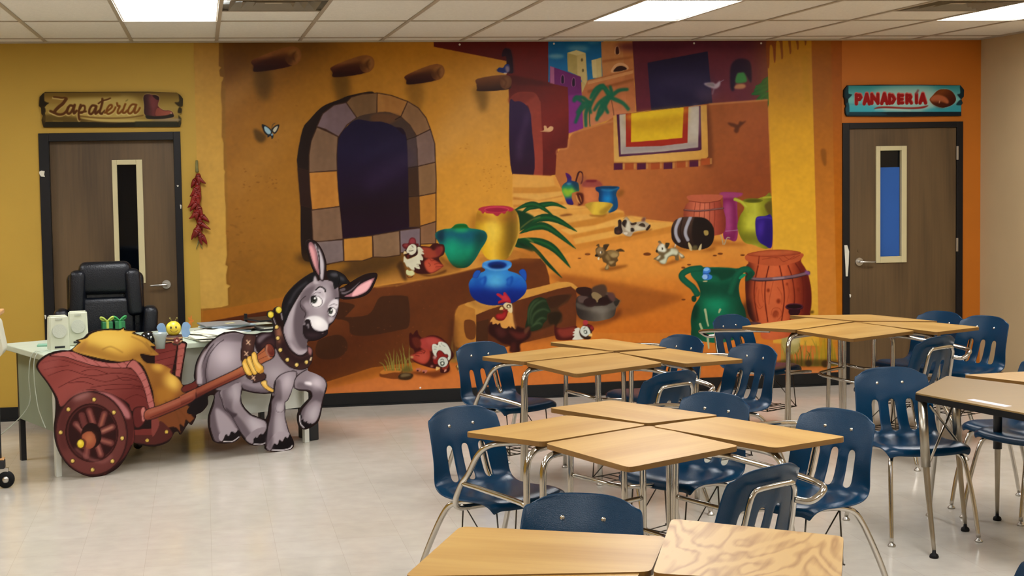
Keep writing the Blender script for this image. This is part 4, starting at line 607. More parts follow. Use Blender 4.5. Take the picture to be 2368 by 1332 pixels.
def paint_pan(k=2.0):
    c=Canvas(1946,190,2236,276,'10181c',k);c.at(*P1)
    c.P('170,105 2215,100 2230,580 190,585 185,460 170,420 175,340 240,265 175,250',((200,110),(200,580),'2a7a7c','4a9496','6fb0aa','5aa0a4','3a96a4'),sm=0)
    c.P('700,180 1700,140 1750,560 1200,590 640,540','a0bcae',b=50,a=.8);c.P('190,470 700,480 800,580 190,585','36a0b0',b=16,a=.7);c.P('1500,580 1900,470 2220,440 2220,575','2c8a96',b=16,a=.8)
    c.P('190,585 2225,578 2225,655 150,660','101c22',sm=0);c.P('190,590 700,590 860,640 200,640','1c4450',b=8,a=.7);c.P('120,190 170,110 170,250 240,265 170,340 120,320','123038',b=4);c.P('130,440 180,420 190,590 150,640 130,560','1a4450',b=3)
    c.P('2210,110 2280,190 2270,300 2230,350 2160,265 2215,240','10242a',b=3);c.P('2215,360 2255,420 2230,460 2140,450','143038',b=4);c.L('200,440 600,450',10,'2a7a80',b=5,a=.7)
    L={'P':'0,0 0,1|0,.06 .6,.06 .75,.3 .55,.52 0,.52','A':'0,1 .5,0 1,1|.2,.68 .8,.68','N':'0,1 0,0|0,.05 1,.95|1,1 1,0','D':'0,0 0,1|0,.06 .5,.06 .9,.5 .5,.94 0,.94','E':'0,0 0,1|0,.06 .8,.06|0,.5 .7,.5|0,.94 .8,.94','R':'0,0 0,1|0,.06 .6,.06 .75,.28 .55,.5 0,.5|.4,.5 .85,1','I':'.5,0 .5,1'}
    W=[('P',318,110,265,435),('A',460,95,255,435),('N',600,110,260,425),('A',780,100,250,430),('D',925,100,270,425),('E',1090,90,270,425),('R',1240,95,270,420),('I',1390,50,265,415),('A',1480,100,255,420)]
    for off,w,kk in ((-8,74,'b86058'),(4,58,'860e0c')):
        for ch,x,ww,y0,y1 in W:
            for q in L[ch].split('|'):
                c.L(' '.join(f'{x+a*ww+ (0 if off>0 else 2)},{y0+b*(y1-y0)+off}' for a,b in parse(q)[0]),w,kk,sm=0)
    c.L('1445,190 1410,250',34,'7a4448',b=5)
    c.P('640,530 720,490 900,482 1200,498 1450,492 1630,462 1560,510 1400,530 1100,525 800,515','861c18',b=3);c.L('660,545 900,535 1300,560',14,'c8d0c0',b=5,a=.7)
    c.P('1650,360 1700,290 1800,190 1920,160 2040,190 2120,280 2140,370 2090,440 2000,490 1900,510 1800,490 1700,440','c0a890',b=6,a=.7)
    c.P('1655,360 1705,290 1805,190 1920,165 2040,192 2118,280 2135,370 2085,440 2000,485 1900,505 1800,485 1705,435',((1700,180),(1950,500),'5a2608','6e340e','4a1e08','3a1206'))
    c.P('1670,350 1720,290 1820,270 1940,310 2000,380 1990,430 1900,410 1840,400 1780,420 1700,390','a05632',b=8);c.P('1700,400 1840,395 1930,430 1900,500 1780,480','3e1606',b=16,a=.8);c.L('1840,380 1830,420',12,'e0a880',b=3)
    return c
import bpy, bmesh, math, random, numpy as np
from mathutils import Vector, Matrix, geometry
random.seed(7)
S=bpy.context.scene; COL=S.collection
# ------------------------------------------------------------ camera model (metres; X along the mural wall, Y towards it, Z up)
CF,CCX,CCY,CP,CYW,CR,CH,CD,RH=3397.8742,1025.2734,585.724,.0599,.1621,-.0174,1.8141,11.0419,2.7566
def _rot(p,y,r):
    cp,sp=math.cos(p),math.sin(p);c,s=math.cos(y),math.sin(y);cr,sr=math.cos(r),math.sin(r)
    fw=np.array([s*cp,c*cp,-sp]);rt=np.array([c,-s,0.]);up=np.cross(rt,fw)
    return cr*rt+sr*up,-sr*rt+cr*up,fw
AR,AU,AF=_rot(CP,CYW,CR);AC=np.array([0,-CD,CH])
def ray(x,y): return AF+AR*(x-CCX)/CF-AU*(y-CCY)/CF
def atz(x,y,z): v=ray(x,y);return Vector(AC+v*(z-CH)/v[2])
def aty(x,y,Y): v=ray(x,y);return Vector(AC+v*(Y+CD)/v[1])
def atp(x,y,p,n): v=ray(x,y);t=((p-AC)@n)/(v@n);return AC+v*t
cam=bpy.data.cameras.new('camera');co=bpy.data.objects.new('camera',cam);COL.objects.link(co)
M=Matrix.Identity(4)
for i in range(3):
    M[i][0],M[i][1],M[i][2],M[i][3]=AR[i],AU[i],-AF[i],AC[i]
co.matrix_world=M
cam.sensor_width=36;cam.lens=CF/2368*36;cam.shift_x=(1184-CCX)/2368;cam.shift_y=-(666-CCY)/2368
cam.clip_start=.05;S.camera=co
# ------------------------------------------------------------ materials
def s2l(c):
    c=np.asarray(c,np.float64);return np.where(c<=.04045,c/12.92,((c+.055)/1.055)**2.4)
def hx(s): return tuple(float(v) for v in s2l([int(s[i:i+2],16)/255 for i in (0,2,4)]))
MAT={}
def mat(name,col,rough=.5,metal=0,spec=.5,noise=0,nscale=20,bump=0,bscale=200,emit=0,trans=0,coat=0,stretch=None,col2=None):
    if name in MAT: return MAT[name]
    m=bpy.data.materials.new(name);m.use_nodes=True;n=m.node_tree;b=n.nodes['Principled BSDF']
    c=hx(col) if isinstance(col,str) else col
    b.inputs['Base Color'].default_value=(*c,1);b.inputs['Roughness'].default_value=rough;b.inputs['Metallic'].default_value=metal
    b.inputs['Specular IOR Level'].default_value=spec
    if trans: b.inputs['Transmission Weight'].default_value=trans
    if coat: b.inputs['Coat Weight'].default_value=coat;b.inputs['Coat Roughness'].default_value=.08
    if emit: b.inputs['Emission Color'].default_value=(*c,1);b.inputs['Emission Strength'].default_value=emit
    tc=n.nodes.new('ShaderNodeTexCoord')
    if noise or col2:
        mp=n.nodes.new('ShaderNodeMapping');n.links.new(tc.outputs['Object'],mp.inputs[0])
        if stretch: mp.inputs['Scale'].default_value=stretch
        t=n.nodes.new('ShaderNodeTexNoise');t.inputs['Scale'].default_value=nscale;t.inputs['Detail'].default_value=5;n.links.new(mp.outputs[0],t.inputs['Vector'])
        r=n.nodes.new('ShaderNodeValToRGB');n.links.new(t.outputs['Fac'],r.inputs[0])
        d=hx(col2) if col2 else tuple(v*(1-noise) for v in c)
        r.color_ramp.elements[0].position=.3;r.color_ramp.elements[1].position=.7
        r.color_ramp.elements[0].color=(*d,1);r.color_ramp.elements[1].color=(*(c if col2 else tuple(min(1,v*(1+noise)) for v in c)),1)
        n.links.new(r.outputs[0],b.inputs['Base Color'])
    if bump:
        t=n.nodes.new('ShaderNodeTexNoise');t.inputs['Scale'].default_value=bscale;t.inputs['Detail'].default_value=3;n.links.new(tc.outputs['Object'],t.inputs['Vector'])
        u=n.nodes.new('ShaderNodeBump');u.inputs['Strength'].default_value=bump;u.inputs['Distance'].default_value=.01;n.links.new(t.outputs['Fac'],u.inputs['Height']);n.links.new(u.outputs[0],b.inputs['Normal'])
    MAT[name]=m;return m
def vcmat(name,rough=.5,spec=.3,bump=0):
    m=bpy.data.materials.new(name);m.use_nodes=True;n=m.node_tree;b=n.nodes['Principled BSDF']
    a=n.nodes.new('ShaderNodeVertexColor');a.layer_name='print';n.links.new(a.outputs['Color'],b.inputs['Base Color'])
    b.inputs['Roughness'].default_value=rough;b.inputs['Specular IOR Level'].default_value=spec
    if bump:
        tc=n.nodes.new('ShaderNodeTexCoord');t=n.nodes.new('ShaderNodeTexNoise');t.inputs['Scale'].default_value=2.2;t.inputs['Detail'].default_value=2;t.inputs['Distortion'].default_value=.6
        n.links.new(tc.outputs['Object'],t.inputs['Vector']);u=n.nodes.new('ShaderNodeBump');u.inputs['Strength'].default_value=bump;u.inputs['Distance'].default_value=.05;n.links.new(t.outputs['Fac'],u.inputs['Height']);n.links.new(u.outputs[0],b.inputs['Normal'])
    return m
def woodmat(name,c1,c2,scale,axis,dist,rough=.38,knots=False):
    m=bpy.data.materials.new(name);m.use_nodes=True;n=m.node_tree;b=n.nodes['Principled BSDF'];b.inputs['Roughness'].default_value=rough;b.inputs['Specular IOR Level'].default_value=.35
    tc=n.nodes.new('ShaderNodeTexCoord');mp=n.nodes.new('ShaderNodeMapping');n.links.new(tc.outputs['Object'],mp.inputs[0])
    mp.inputs['Rotation'].default_value=(0,0,axis)
    t=n.nodes.new('ShaderNodeTexNoise');t.inputs['Scale'].default_value=scale*.35;t.inputs['Detail'].default_value=2;t.inputs['Distortion'].default_value=.4 if not knots else .9
    m2=n.nodes.new('ShaderNodeMapping');m2.inputs['Scale'].default_value=(.16 if not knots else .3,1,1);n.links.new(mp.outputs[0],m2.inputs[0]);n.links.new(m2.outputs[0],t.inputs['Vector'])
    mu=n.nodes.new('ShaderNodeMath');mu.operation='MULTIPLY';mu.inputs[1].default_value=dist;n.links.new(t.outputs['Fac'],mu.inputs[0])
    fr=n.nodes.new('ShaderNodeMath');fr.operation='PINGPONG';fr.inputs[1].default_value=1;n.links.new(mu.outputs[0],fr.inputs[0])
    f=n.nodes.new('ShaderNodeTexNoise');f.inputs['Scale'].default_value=60;f.inputs['Detail'].default_value=4
    m3=n.nodes.new('ShaderNodeMapping');m3.inputs['Scale'].default_value=(.04,1,1);n.links.new(mp.outputs[0],m3.inputs[0]);n.links.new(m3.outputs[0],f.inputs['Vector'])
    ad=n.nodes.new('ShaderNodeMath');ad.operation='MULTIPLY_ADD';ad.inputs[1].default_value=.55;n.links.new(fr.outputs[0],ad.inputs[0])
    sc=n.nodes.new('ShaderNodeMath');sc.operation='MULTIPLY';sc.inputs[1].default_value=.6;n.links.new(f.outputs['Fac'],sc.inputs[0]);n.links.new(sc.outputs[0],ad.inputs[2])
    r=n.nodes.new('ShaderNodeValToRGB');r.color_ramp.elements[0].position=.15 if not knots else .22;r.color_ramp.elements[1].position=.85 if not knots else .62
    r.color_ramp.elements[0].color=(*hx(c1),1);r.color_ramp.elements[1].color=(*hx(c2),1);n.links.new(ad.outputs[0],r.inputs[0]);n.links.new(r.outputs[0],b.inputs['Base Color'])
    return m
CHROME=mat('chrome',(.52,.49,.44),.13,1,noise=.04,nscale=8)
STEEL=mat('brushed_steel',(.55,.53,.49),.32,1,noise=.06,nscale=10)
BLUE=mat('navy_blue_plastic','032b45',.22,0,.24,noise=.06,nscale=3,bump=.12,bscale=350)
BLACK=mat('black_plastic','15161a',.4,noise=.1,nscale=8)
RUBBER=mat('dark_rubber','0b0b0c',.6,0,.2,noise=.1,nscale=30)
EDGE=mat('laminate_edge','6e4c1c',.45,noise=.15,nscale=6,stretch=(1,1,8))
OAK=woodmat('oak_laminate','9a7236','b38f52',7,0,7)
OAKR=woodmat('oak_laminate_cross_grain','a17a40','b38f54',7,math.pi/2,5)
OAKK=woodmat('oak_laminate_cathedral','936b36','b8955c',14,.12,15,knots=True)
OAKG=woodmat('tan_laminate','735a30','80663a',3,.3,3,rough=.5)
GLINT=mat('glint_white','d6d6cc',.45,noise=.03,nscale=5)
# ------------------------------------------------------------ mesh helpers
def mesh(name,bm,m,parent=None,smooth=False,loc=None):
    me=bpy.data.meshes.new(name);bm.normal_update();bm.to_mesh(me);bm.free()
    for k in (m if isinstance(m,list) else [m]): me.materials.append(k)
    return link(name,me,parent,smooth,loc)
def link(name,me,parent=None,smooth=False,loc=None):
    o=bpy.data.objects.new(name,me);COL.objects.link(o)
    if smooth:
        for p in me.polygons: p.use_smooth=True
    if parent: o.parent=parent
    if loc is not None: o.location=loc
    return o
def tag(o,label,cat,group=None):
    o['label']=label;o['category']=cat
    if group:o['group']=group
    return o
def struct(o): o['kind']='structure';return o
def thing(name,label,cat,loc=(0,0,0),rz=0,group=None):
    o=bpy.data.objects.new(name,None);COL.objects.link(o);o.location=loc;o.rotation_euler=(0,0,rz);o.empty_display_size=.1
    return tag(o,label,cat,group)
def box(bm,x0,x1,y0,y1,z0,z1,bev=0,mi=0):
    v=[bm.verts.new((x,y,z)) for z in (z0,z1) for y in (y0,y1) for x in (x0,x1)]
    f=[bm.faces.new([v[i] for i in q]) for q in ((0,2,3,1),(4,5,7,6),(0,1,5,4),(2,6,7,3),(0,4,6,2),(1,3,7,5))]
    for q in f: q.material_index=mi
    if bev:
        e=list({e for q in f for e in q.edges});bmesh.ops.bevel(bm,geom=e,offset=bev,segments=3,affect='EDGES',profile=.6)
    return v
def bx(*a,bev=0):
    bm=bmesh.new();box(bm,*a,bev=bev);return bm
def cr(pts,n=5):
    P=[Vector(p) for p in pts];r=[]
    for i in range(len(P)-1):
        a,b=P[max(i-1,0)],P[min(i+2,len(P)-1)];p,q=P[i],P[i+1]
        for k in range(n):
            t=k/n;r.append(.5*(2*p+(q-a)*t+(2*a-5*p+4*q-b)*t*t+(3*p-a-3*q+b)*t**3))
    r.append(P[-1]);return r
def tube(bm,pts,r,seg=10,n=5,r2=None,mi=0):
    P=cr(pts,n) if n else [Vector(p) for p in pts];rings=[];prev=None
    for i,p in enumerate(P):
        d=(P[min(i+1,len(P)-1)]-P[max(i-1,0)]).normalized()
        if prev is None: a=d.orthogonal().normalized()
        else: a=(prev-d*prev.dot(d)).normalized()
        prev=a;b=d.cross(a);t=i/(len(P)-1);rr=r+((r2-r)*t if r2 is not None else 0)
        rings.append([bm.verts.new(p+(a*math.cos(k*2*math.pi/seg)+b*math.sin(k*2*math.pi/seg))*rr) for k in range(seg)])
    for A,B in zip(rings,rings[1:]):
        for k in range(seg): f=bm.faces.new((A[k],A[(k+1)%seg],B[(k+1)%seg],B[k]));f.material_index=mi;f.smooth=True
    for q in (rings[0][::-1],rings[-1]): f=bm.faces.new(q);f.material_index=mi
def lathe(bm,prof,seg=24,c=(0,0,0),mi=0):
    R=[]
    for r,z in prof: R.append([bm.verts.new((c[0]+r*math.cos(k*2*math.pi/seg),c[1]+r*math.sin(k*2*math.pi/seg),c[2]+z)) for k in range(seg)] if r>1e-6 else [bm.verts.new((c[0],c[1],c[2]+z))])
    for A,B in zip(R,R[1:]):
        for k in range(seg):
            q=[A[k%len(A)],A[(k+1)%len(A)],B[(k+1)%len(B)],B[k%len(B)]];q=list(dict.fromkeys(q))
            if len(q)>2: f=bm.faces.new(q);f.material_index=mi;f.smooth=True
    for q,e in ((R[0],0),(R[-1],1)):
        if len(q)>2: f=bm.faces.new(q if e else q[::-1]);f.material_index=mi
def ball(bm,c,r,sx=1,sy=1,sz=1,seg=16):
    m=Matrix.Translation(c)@Matrix.Diagonal((sx,sy,sz,1));bmesh.ops.create_uvsphere(bm,u_segments=seg,v_segments=seg//2+2,radius=r,matrix=m)
def prism(bm,poly,z0,z1,mi=(0,0)):
    n=len(poly);a=[bm.verts.new((p[0],p[1],z0)) for p in poly];b=[bm.verts.new((p[0],p[1],z1)) for p in poly]
    bm.faces.new(a[::-1]).material_index=mi[1];bm.faces.new(b).material_index=mi[0]
    for i in range(n): bm.faces.new((a[i],a[(i+1)%n],b[(i+1)%n],b[i])).material_index=mi[1]
def rounded(poly,r,n=4):
    out=[];N=len(poly)
    for i in range(N):
        p=Vector(poly[i]);a=(Vector(poly[i-1])-p);b=(Vector(poly[(i+1)%N])-p);rr=min(r,a.length*.4,b.length*.4)
        A=p+a.normalized()*rr;B=p+b.normalized()*rr
        for k in range(n+1):
            t=k/n;out.append((A*(1-t)**2+p*2*t*(1-t)+B*t*t))
    return out
def copy_tree(o,parent=None):
    c=o.copy();COL.objects.link(c)
    if parent: c.parent=parent
    for ch in list(o.children): copy_tree(ch,c)
    return c
# ------------------------------------------------------------ printed boards: canvas colours on a mesh
GA=.80
def sample(c,px,py):
    u=np.clip((px-c.x0)*c.k-.5,0,c.w-1.001);v=np.clip((py-c.y0)*c.k-.5,0,c.h-1.001);i=u.astype(int);j=v.astype(int);f=(u-i)[:,None];g=(v-j)[:,None]
    I=c.im;return (I[j,i]*(1-f)+I[j,i+1]*f)*(1-g)+(I[j+1,i]*(1-f)+I[j+1,i+1]*f)*g
def colour(me,rgb,gain):
    a=me.color_attributes.new('print','FLOAT_COLOR','POINT');d=np.ones((len(rgb),4),np.float32);d[:,:3]=np.clip(s2l(np.clip(rgb,0,1))*gain,0,.95);a.data.foreach_set('color',d.ravel())
def project(P):
    e=P-AC;z=e@AF;return CCX+CF*(e@AR)/z,CCY-CF*(e@AU)/z
def board(name,canvas,outline,holes,step,p,n,depth,m,gain,back='c9c3b4',edge='1a1210',parent=None):
    n=np.array(n,float);n/=np.linalg.norm(n);p=np.array(p,float)
    O=np.array(outline);loops=[O]+[np.array(h) for h in holes]
    def inside(q,L):
        r=np.zeros(len(q),bool)
        for a,b in zip(L,np.roll(L,-1,0)):
            c=((a[1]<=q[:,1])!=(b[1]<=q[:,1]));x=a[0]+(q[:,1]-a[1])/((b[1]-a[1]) or 1e-9)*(b[0]-a[0]);r^=c&(q[:,0]<x)
        return r
    x0,y0=O.min(0);x1,y1=O.max(0);gx,gy=np.meshgrid(np.arange(x0,x1,step),np.arange(y0,y1,step));g=np.stack([gx.ravel(),gy.ravel()],1)+.013
    ok=inside(g,O)
    for h in loops[1:]: ok&=~inside(g,h)
    g=g[ok];V=[];E=[]
    for L in loops:
        b=len(V);V+=[tuple(q) for q in L];E+=[(b+i,b+(i+1)%len(L)) for i in range(len(L))]
    nb=len(V);V+=[tuple(q) for q in g]
    vs,es,fs,ov,_,_=geometry.delaunay_2d_cdt([Vector(v) for v in V],E,[],0,1e-6)
    vs=np.array([tuple(v) for v in vs]);F=np.array([f for f in fs if len(f)==3]);ce=vs[F].mean(1);k=inside(ce,O)
    for h in loops[1:]: k&=~inside(ce,h)
    F=F[k]
    W=np.array([atp(a,b,p,n) for a,b in vs])
    sgn=np.sign(n@(AC-p));nf=n*sgn
    a,b,c=W[F[0][0]],W[F[0][1]],W[F[0][2]]
    if np.cross(b-a,c-a)@nf<0: F=F[:,::-1]
    # boundary
    from collections import Counter
    cnt=Counter()
    for t in F:
        for i in range(3): cnt[(t[i],t[(i+1)%3])]+=1
    bd=[e for e in cnt if (e[1],e[0]) not in cnt]
    ids=sorted({i for e in bd for i in e});mp={v:len(W)+i for i,v in enumerate(ids)};mq={v:len(W)+len(ids)+i for i,v in enumerate(ids)}
    B0=W[ids];B1=B0-nf*depth
    VV=np.vstack([W,B0,B1]);FF=[tuple(int(i) for i in t) for t in F]
    for a,b in bd: FF.append((mp[b],mp[a],mq[a],mq[b]))
    nV=len(VV)
    loopsI=[];nxt=dict(bd)
    used=set()
    for s0 in list(nxt):
        if s0 in used: continue
        L=[];s=s0
        while s not in used: used.add(s);L.append(s);s=nxt[s]
        loopsI.append(L)
    bv=[];be=[];bi=[]
    for L in loopsI:
        b=len(bv);bv+=[Vector(vs[i]) for i in L];be+=[(b+i,b+(i+1)%len(L)) for i in range(len(L))];bi+=L
    v2,_,f2,o2,_,_=geometry.delaunay_2d_cdt(bv,be,[],0,1e-6)
    BV=[];lut={}
    for t in f2:
        cc=sum((v2[i] for i in t),Vector((0,0)))/len(t);q=np.array([[cc.x,cc.y]])
        if not inside(q,O)[0] or any(inside(q,h)[0] for h in loops[1:]): continue
        ii=[]
        for i in t:
            if i not in lut: lut[i]=nV+len(BV);BV.append(B1[ids.index(bi[o2[i][0]])] if o2[i] else atp(*v2[i],p,n)-nf*depth)
            ii.append(lut[i])
        FF.append(tuple(ii))
    if BV: VV=np.vstack([VV,np.array(BV)])
    me=bpy.data.meshes.new(name);me.from_pydata([tuple(v) for v in VV],[],FF);me.update()
    rgb=np.zeros((len(VV),3));rgb[:len(W)]=sample(canvas,vs[:,0],vs[:,1]);rgb[len(W):nV]=hexc(edge);rgb[nV:]=hexc(back)
    colour(me,rgb,gain);me.materials.append(m)
    return link(name,me,parent)
# ------------------------------------------------------------ room shell
XL,XR,YB=-4.6,6.22,-12.6
D1=(-1.16,-.145,2.095);D2=(5.033,6.06,2.093)
YEL=mat('yellow_wall_paint','ab8933',.6,0,.3,noise=.03,nscale=3,bump=.06,bscale=500)
ORG=mat('orange_wall_paint','ac6010',.6,0,.3,noise=.03,nscale=3,bump=.06,bscale=500)
BEI=mat('beige_wall_paint','b29c78',.65,0,.3,noise=.03,nscale=2,bump=.06,bscale=500)
BASE=mat('black_rubber_baseboard','0f1113',.35,0,.3,noise=.1,nscale=12)
bm=bmesh.new();T=.12
for x0,x1,z0,z1,mi in ((XL,D1[0],0,RH,0),(D1[0],D1[1],D1[2],RH,0),(D1[1],2,0,RH,0),(2,D2[0],0,RH,1),(D2[0],D2[1],D2[2],RH,1),(D2[1],XR,0,RH,1)): box(bm,x0,x1,0,T,z0,z1,mi=mi)
struct(mesh('wall_back',bm,[YEL,ORG]))
struct(mesh('wall_right',bx(XR,XR+.1,YB,T,0,RH),BEI));struct(mesh('wall_left',bx(XL-.1,XL,YB,T,0,RH),YEL));struct(mesh('wall_front',bx(XL-.1,XR+.1,YB-.1,YB,0,RH),BEI))
# floor: waxed vinyl tiles, 30 cm
FL=bpy.data.materials.new('waxed_vinyl_tile');FL.use_nodes=True;n=FL.node_tree;b=n.nodes['Principled BSDF']
tc=n.nodes.new('ShaderNodeTexCoord');br=n.nodes.new('ShaderNodeTexBrick');br.offset=0;br.inputs['Scale'].default_value=1;br.inputs['Brick Width'].default_value=.3048;br.inputs['Row Height'].default_value=.3048;br.inputs['Mortar Size'].default_value=.0009
br.inputs['Color1'].default_value=(*hx('cac2b6'),1);br.inputs['Color2'].default_value=(*hx('c6beb1'),1);br.inputs['Mortar'].default_value=(*hx('b6ada0'),1);n.links.new(tc.outputs['Object'],br.inputs['Vector'])
ns=n.nodes.new('ShaderNodeTexNoise');ns.inputs['Scale'].default_value=9;ns.inputs['Detail'].default_value=6;n.links.new(tc.outputs['Object'],ns.inputs['Vector'])
mx=n.nodes.new('ShaderNodeMix');mx.data_type='RGBA';mx.blend_type='MULTIPLY';mx.inputs[0].default_value=.25;n.links.new(br.outputs['Color'],mx.inputs[6]);n.links.new(ns.outputs['Fac'],mx.inputs[7]);n.links.new(mx.outputs[2],b.inputs['Base Color'])
n2=n.nodes.new('ShaderNodeTexNoise');n2.inputs['Scale'].default_value=2.6;n2.inputs['Detail'].default_value=3;n.links.new(tc.outputs['Object'],n2.inputs['Vector'])
rr=n.nodes.new('ShaderNodeMapRange');rr.inputs[3].default_value=.09;rr.inputs[4].default_value=.21;n.links.new(n2.outputs['Fac'],rr.inputs[0]);n.links.new(rr.outputs[0],b.inputs['Roughness'])
n3=n.nodes.new('ShaderNodeTexNoise');n3.inputs['Scale'].default_value=7;n.links.new(tc.outputs['Object'],n3.inputs['Vector']);bu=n.nodes.new('ShaderNodeBump');bu.inputs['Strength'].default_value=.018;bu.inputs['Distance'].default_value=.02;n.links.new(n3.outputs['Fac'],bu.inputs['Height']);n.links.new(bu.outputs[0],b.inputs['Normal'])
b.inputs['Specular IOR Level'].default_value=.55
struct(mesh('floor',bx(XL-.1,XR+.1,YB-.1,T,-.1,0),FL))
TILE=mat('ceiling_tile','e2e0d8',.9,0,.1,noise=.05,nscale=60,bump=.25,bscale=160)
GX,G,G1=-1.0827,.6096,.292
FIX=[(1,0),(6,0),(10,0),(-3,0)]
VENT=[(2,0),(9,0)]
LR=[(-.292-2*G,0),(-.292-2*G-3.66,1),(-.292-2*G-7.32,2)]
holes=[];
for i in (-3,1,6,10):  # leftmost column and rear rows are unseen panels added to light the room
    for y,_ in LR: holes.append((GX+i*G,GX+(i+1)*G,y-2*G,y))
vents=[(GX+i*G,GX+(i+1)*G,-.292-4*G,-.292-3*G) for i in (2,9)]
bm=bmesh.new()
xs=sorted({XL-.1,XR+.1,*[h[0] for h in holes+vents],*[h[1] for h in holes+vents]});ys=sorted({YB-.1,T,*[h[2] for h in holes+vents],*[h[3] for h in holes+vents]})
for a,b_ in zip(xs,xs[1:]):
    for c,d in zip(ys,ys[1:]):
        mx_,my=(a+b_)/2,(c+d)/2
        if any(h[0]<mx_<h[1] and h[2]<my<h[3] for h in holes+vents): continue
        box(bm,a,b_,c,d,RH,RH+.08)
struct(mesh('ceiling',bm,TILE))
bm=bmesh.new();TB=mat('ceiling_grid_metal','a99f8e',.5,0,.4,noise=.03,nscale=5)
i=-6
for i in range(-6,13):
    x=GX+i*G
    if XL<x<XR: box(bm,x-.012,x+.012,YB,-.002,RH-.007,RH-.0005)
y=-.292
while y>YB: box(bm,XL,XR,y-.012,y+.012,RH-.0065,RH-.0005);y-=2*G
for v in vents: box(bm,v[0],v[1],v[3]-.012,v[3]+.012,RH-.006,RH-.0005)
struct(mesh('trim_1',bm,TB))
bm=bmesh.new();box(bm,XL,XR,-.022,-.0005,RH-.012,RH-.0005);box(bm,XR-.022,XR-.0005,YB,0,RH-.012,RH-.0005);struct(mesh('trim_2',bm,TB))
DIFF=mat('lit_diffuser',(.97,.985,1),.4,emit=27);FRM=mat('white_enamel_frame','d8d2c4',.4,noise=.02,nscale=5)
for k,h in enumerate(holes):
    t=thing('ceiling_light',('lit white ceiling panel above the cart cutout and left door','lit white ceiling panel above the mural towers','lit white ceiling panel nearest the bakery door')[(-1,0,1,2)[k//3]] if k//3>0 and k%3==0 else 'unseen ceiling panel added to light the room','ceiling light',((h[0]+h[1])/2,(h[2]+h[3])/2,RH),0,'lit ceiling panels')
    w,d=G/2,G
    bm=bmesh.new()
    for q in ((-w,w,-d,-d+.02),(-w,w,d-.02,d),(-w,-w+.02,-d+.02,d-.02),(w-.02,w,-d+.02,d-.02)): box(bm,*q,0,.03)
    mesh('frame',bm,FRM,t);mesh('diffuser',bx(-w+.02,w-.02,-d+.02,d-.02,.006,.02),DIFF,t)
VM=mat('vent_metal','b5ac9a',.5,0,.4,noise=.04,nscale=6);VD=mat('vent_dark','23221f',.8,noise=.1,nscale=5)
for k,v in enumerate(vents):
    t=thing('air_vent',('square stepped ceiling air vent above the orange plaster wall','square stepped ceiling air vent beside the right ceiling panel')[k],'air vent',((v[0]+v[1])/2,(v[2]+v[3])/2,RH),0,'ceiling air vents')
    mesh('backing',bx(-G/2,G/2,-G/2,G/2,.075,.08),VD,t)
    for j,(r,z) in enumerate(((.285,0),(.215,.004),(.145,.008),(.075,.012))):
        bm=bmesh.new();a=[bm.verts.new((x*r,y*r,z+.035)) for x,y in ((-1,-1),(1,-1),(1,1),(-1,1))];r2=r+.042 if j else r+.018
        b_=[bm.verts.new((x*r2,y*r2,z-.012 if j else .0)) for x,y in ((-1,-1),(1,-1),(1,1),(-1,1))]
        for q in range(4): bm.faces.new((a[q],a[(q+1)%4],b_[(q+1)%4],b_[q]))
        bmesh.ops.solidify(bm,geom=bm.faces[:],thickness=.004);mesh('louver',bm,VM,t)
    mesh('center_plate',bx(-.05,.05,-.05,.05,.012,.016),VM,t)
bm=bmesh.new()
for x0,x1 in ((XL,D1[0]),(D1[1],D2[0]),(D2[1],XR-.012)): box(bm,x0,x1,-.011,-.0005,0,.102,bev=.003);box(bm,x0,x1,-.024,-.011,0,.012)
struct(mesh('baseboard_back',bm,BASE))
bm=bmesh.new();box(bm,XR-.011,XR-.0005,YB,-.012,0,.102,bev=.003);struct(mesh('baseboard_right',bm,BASE))
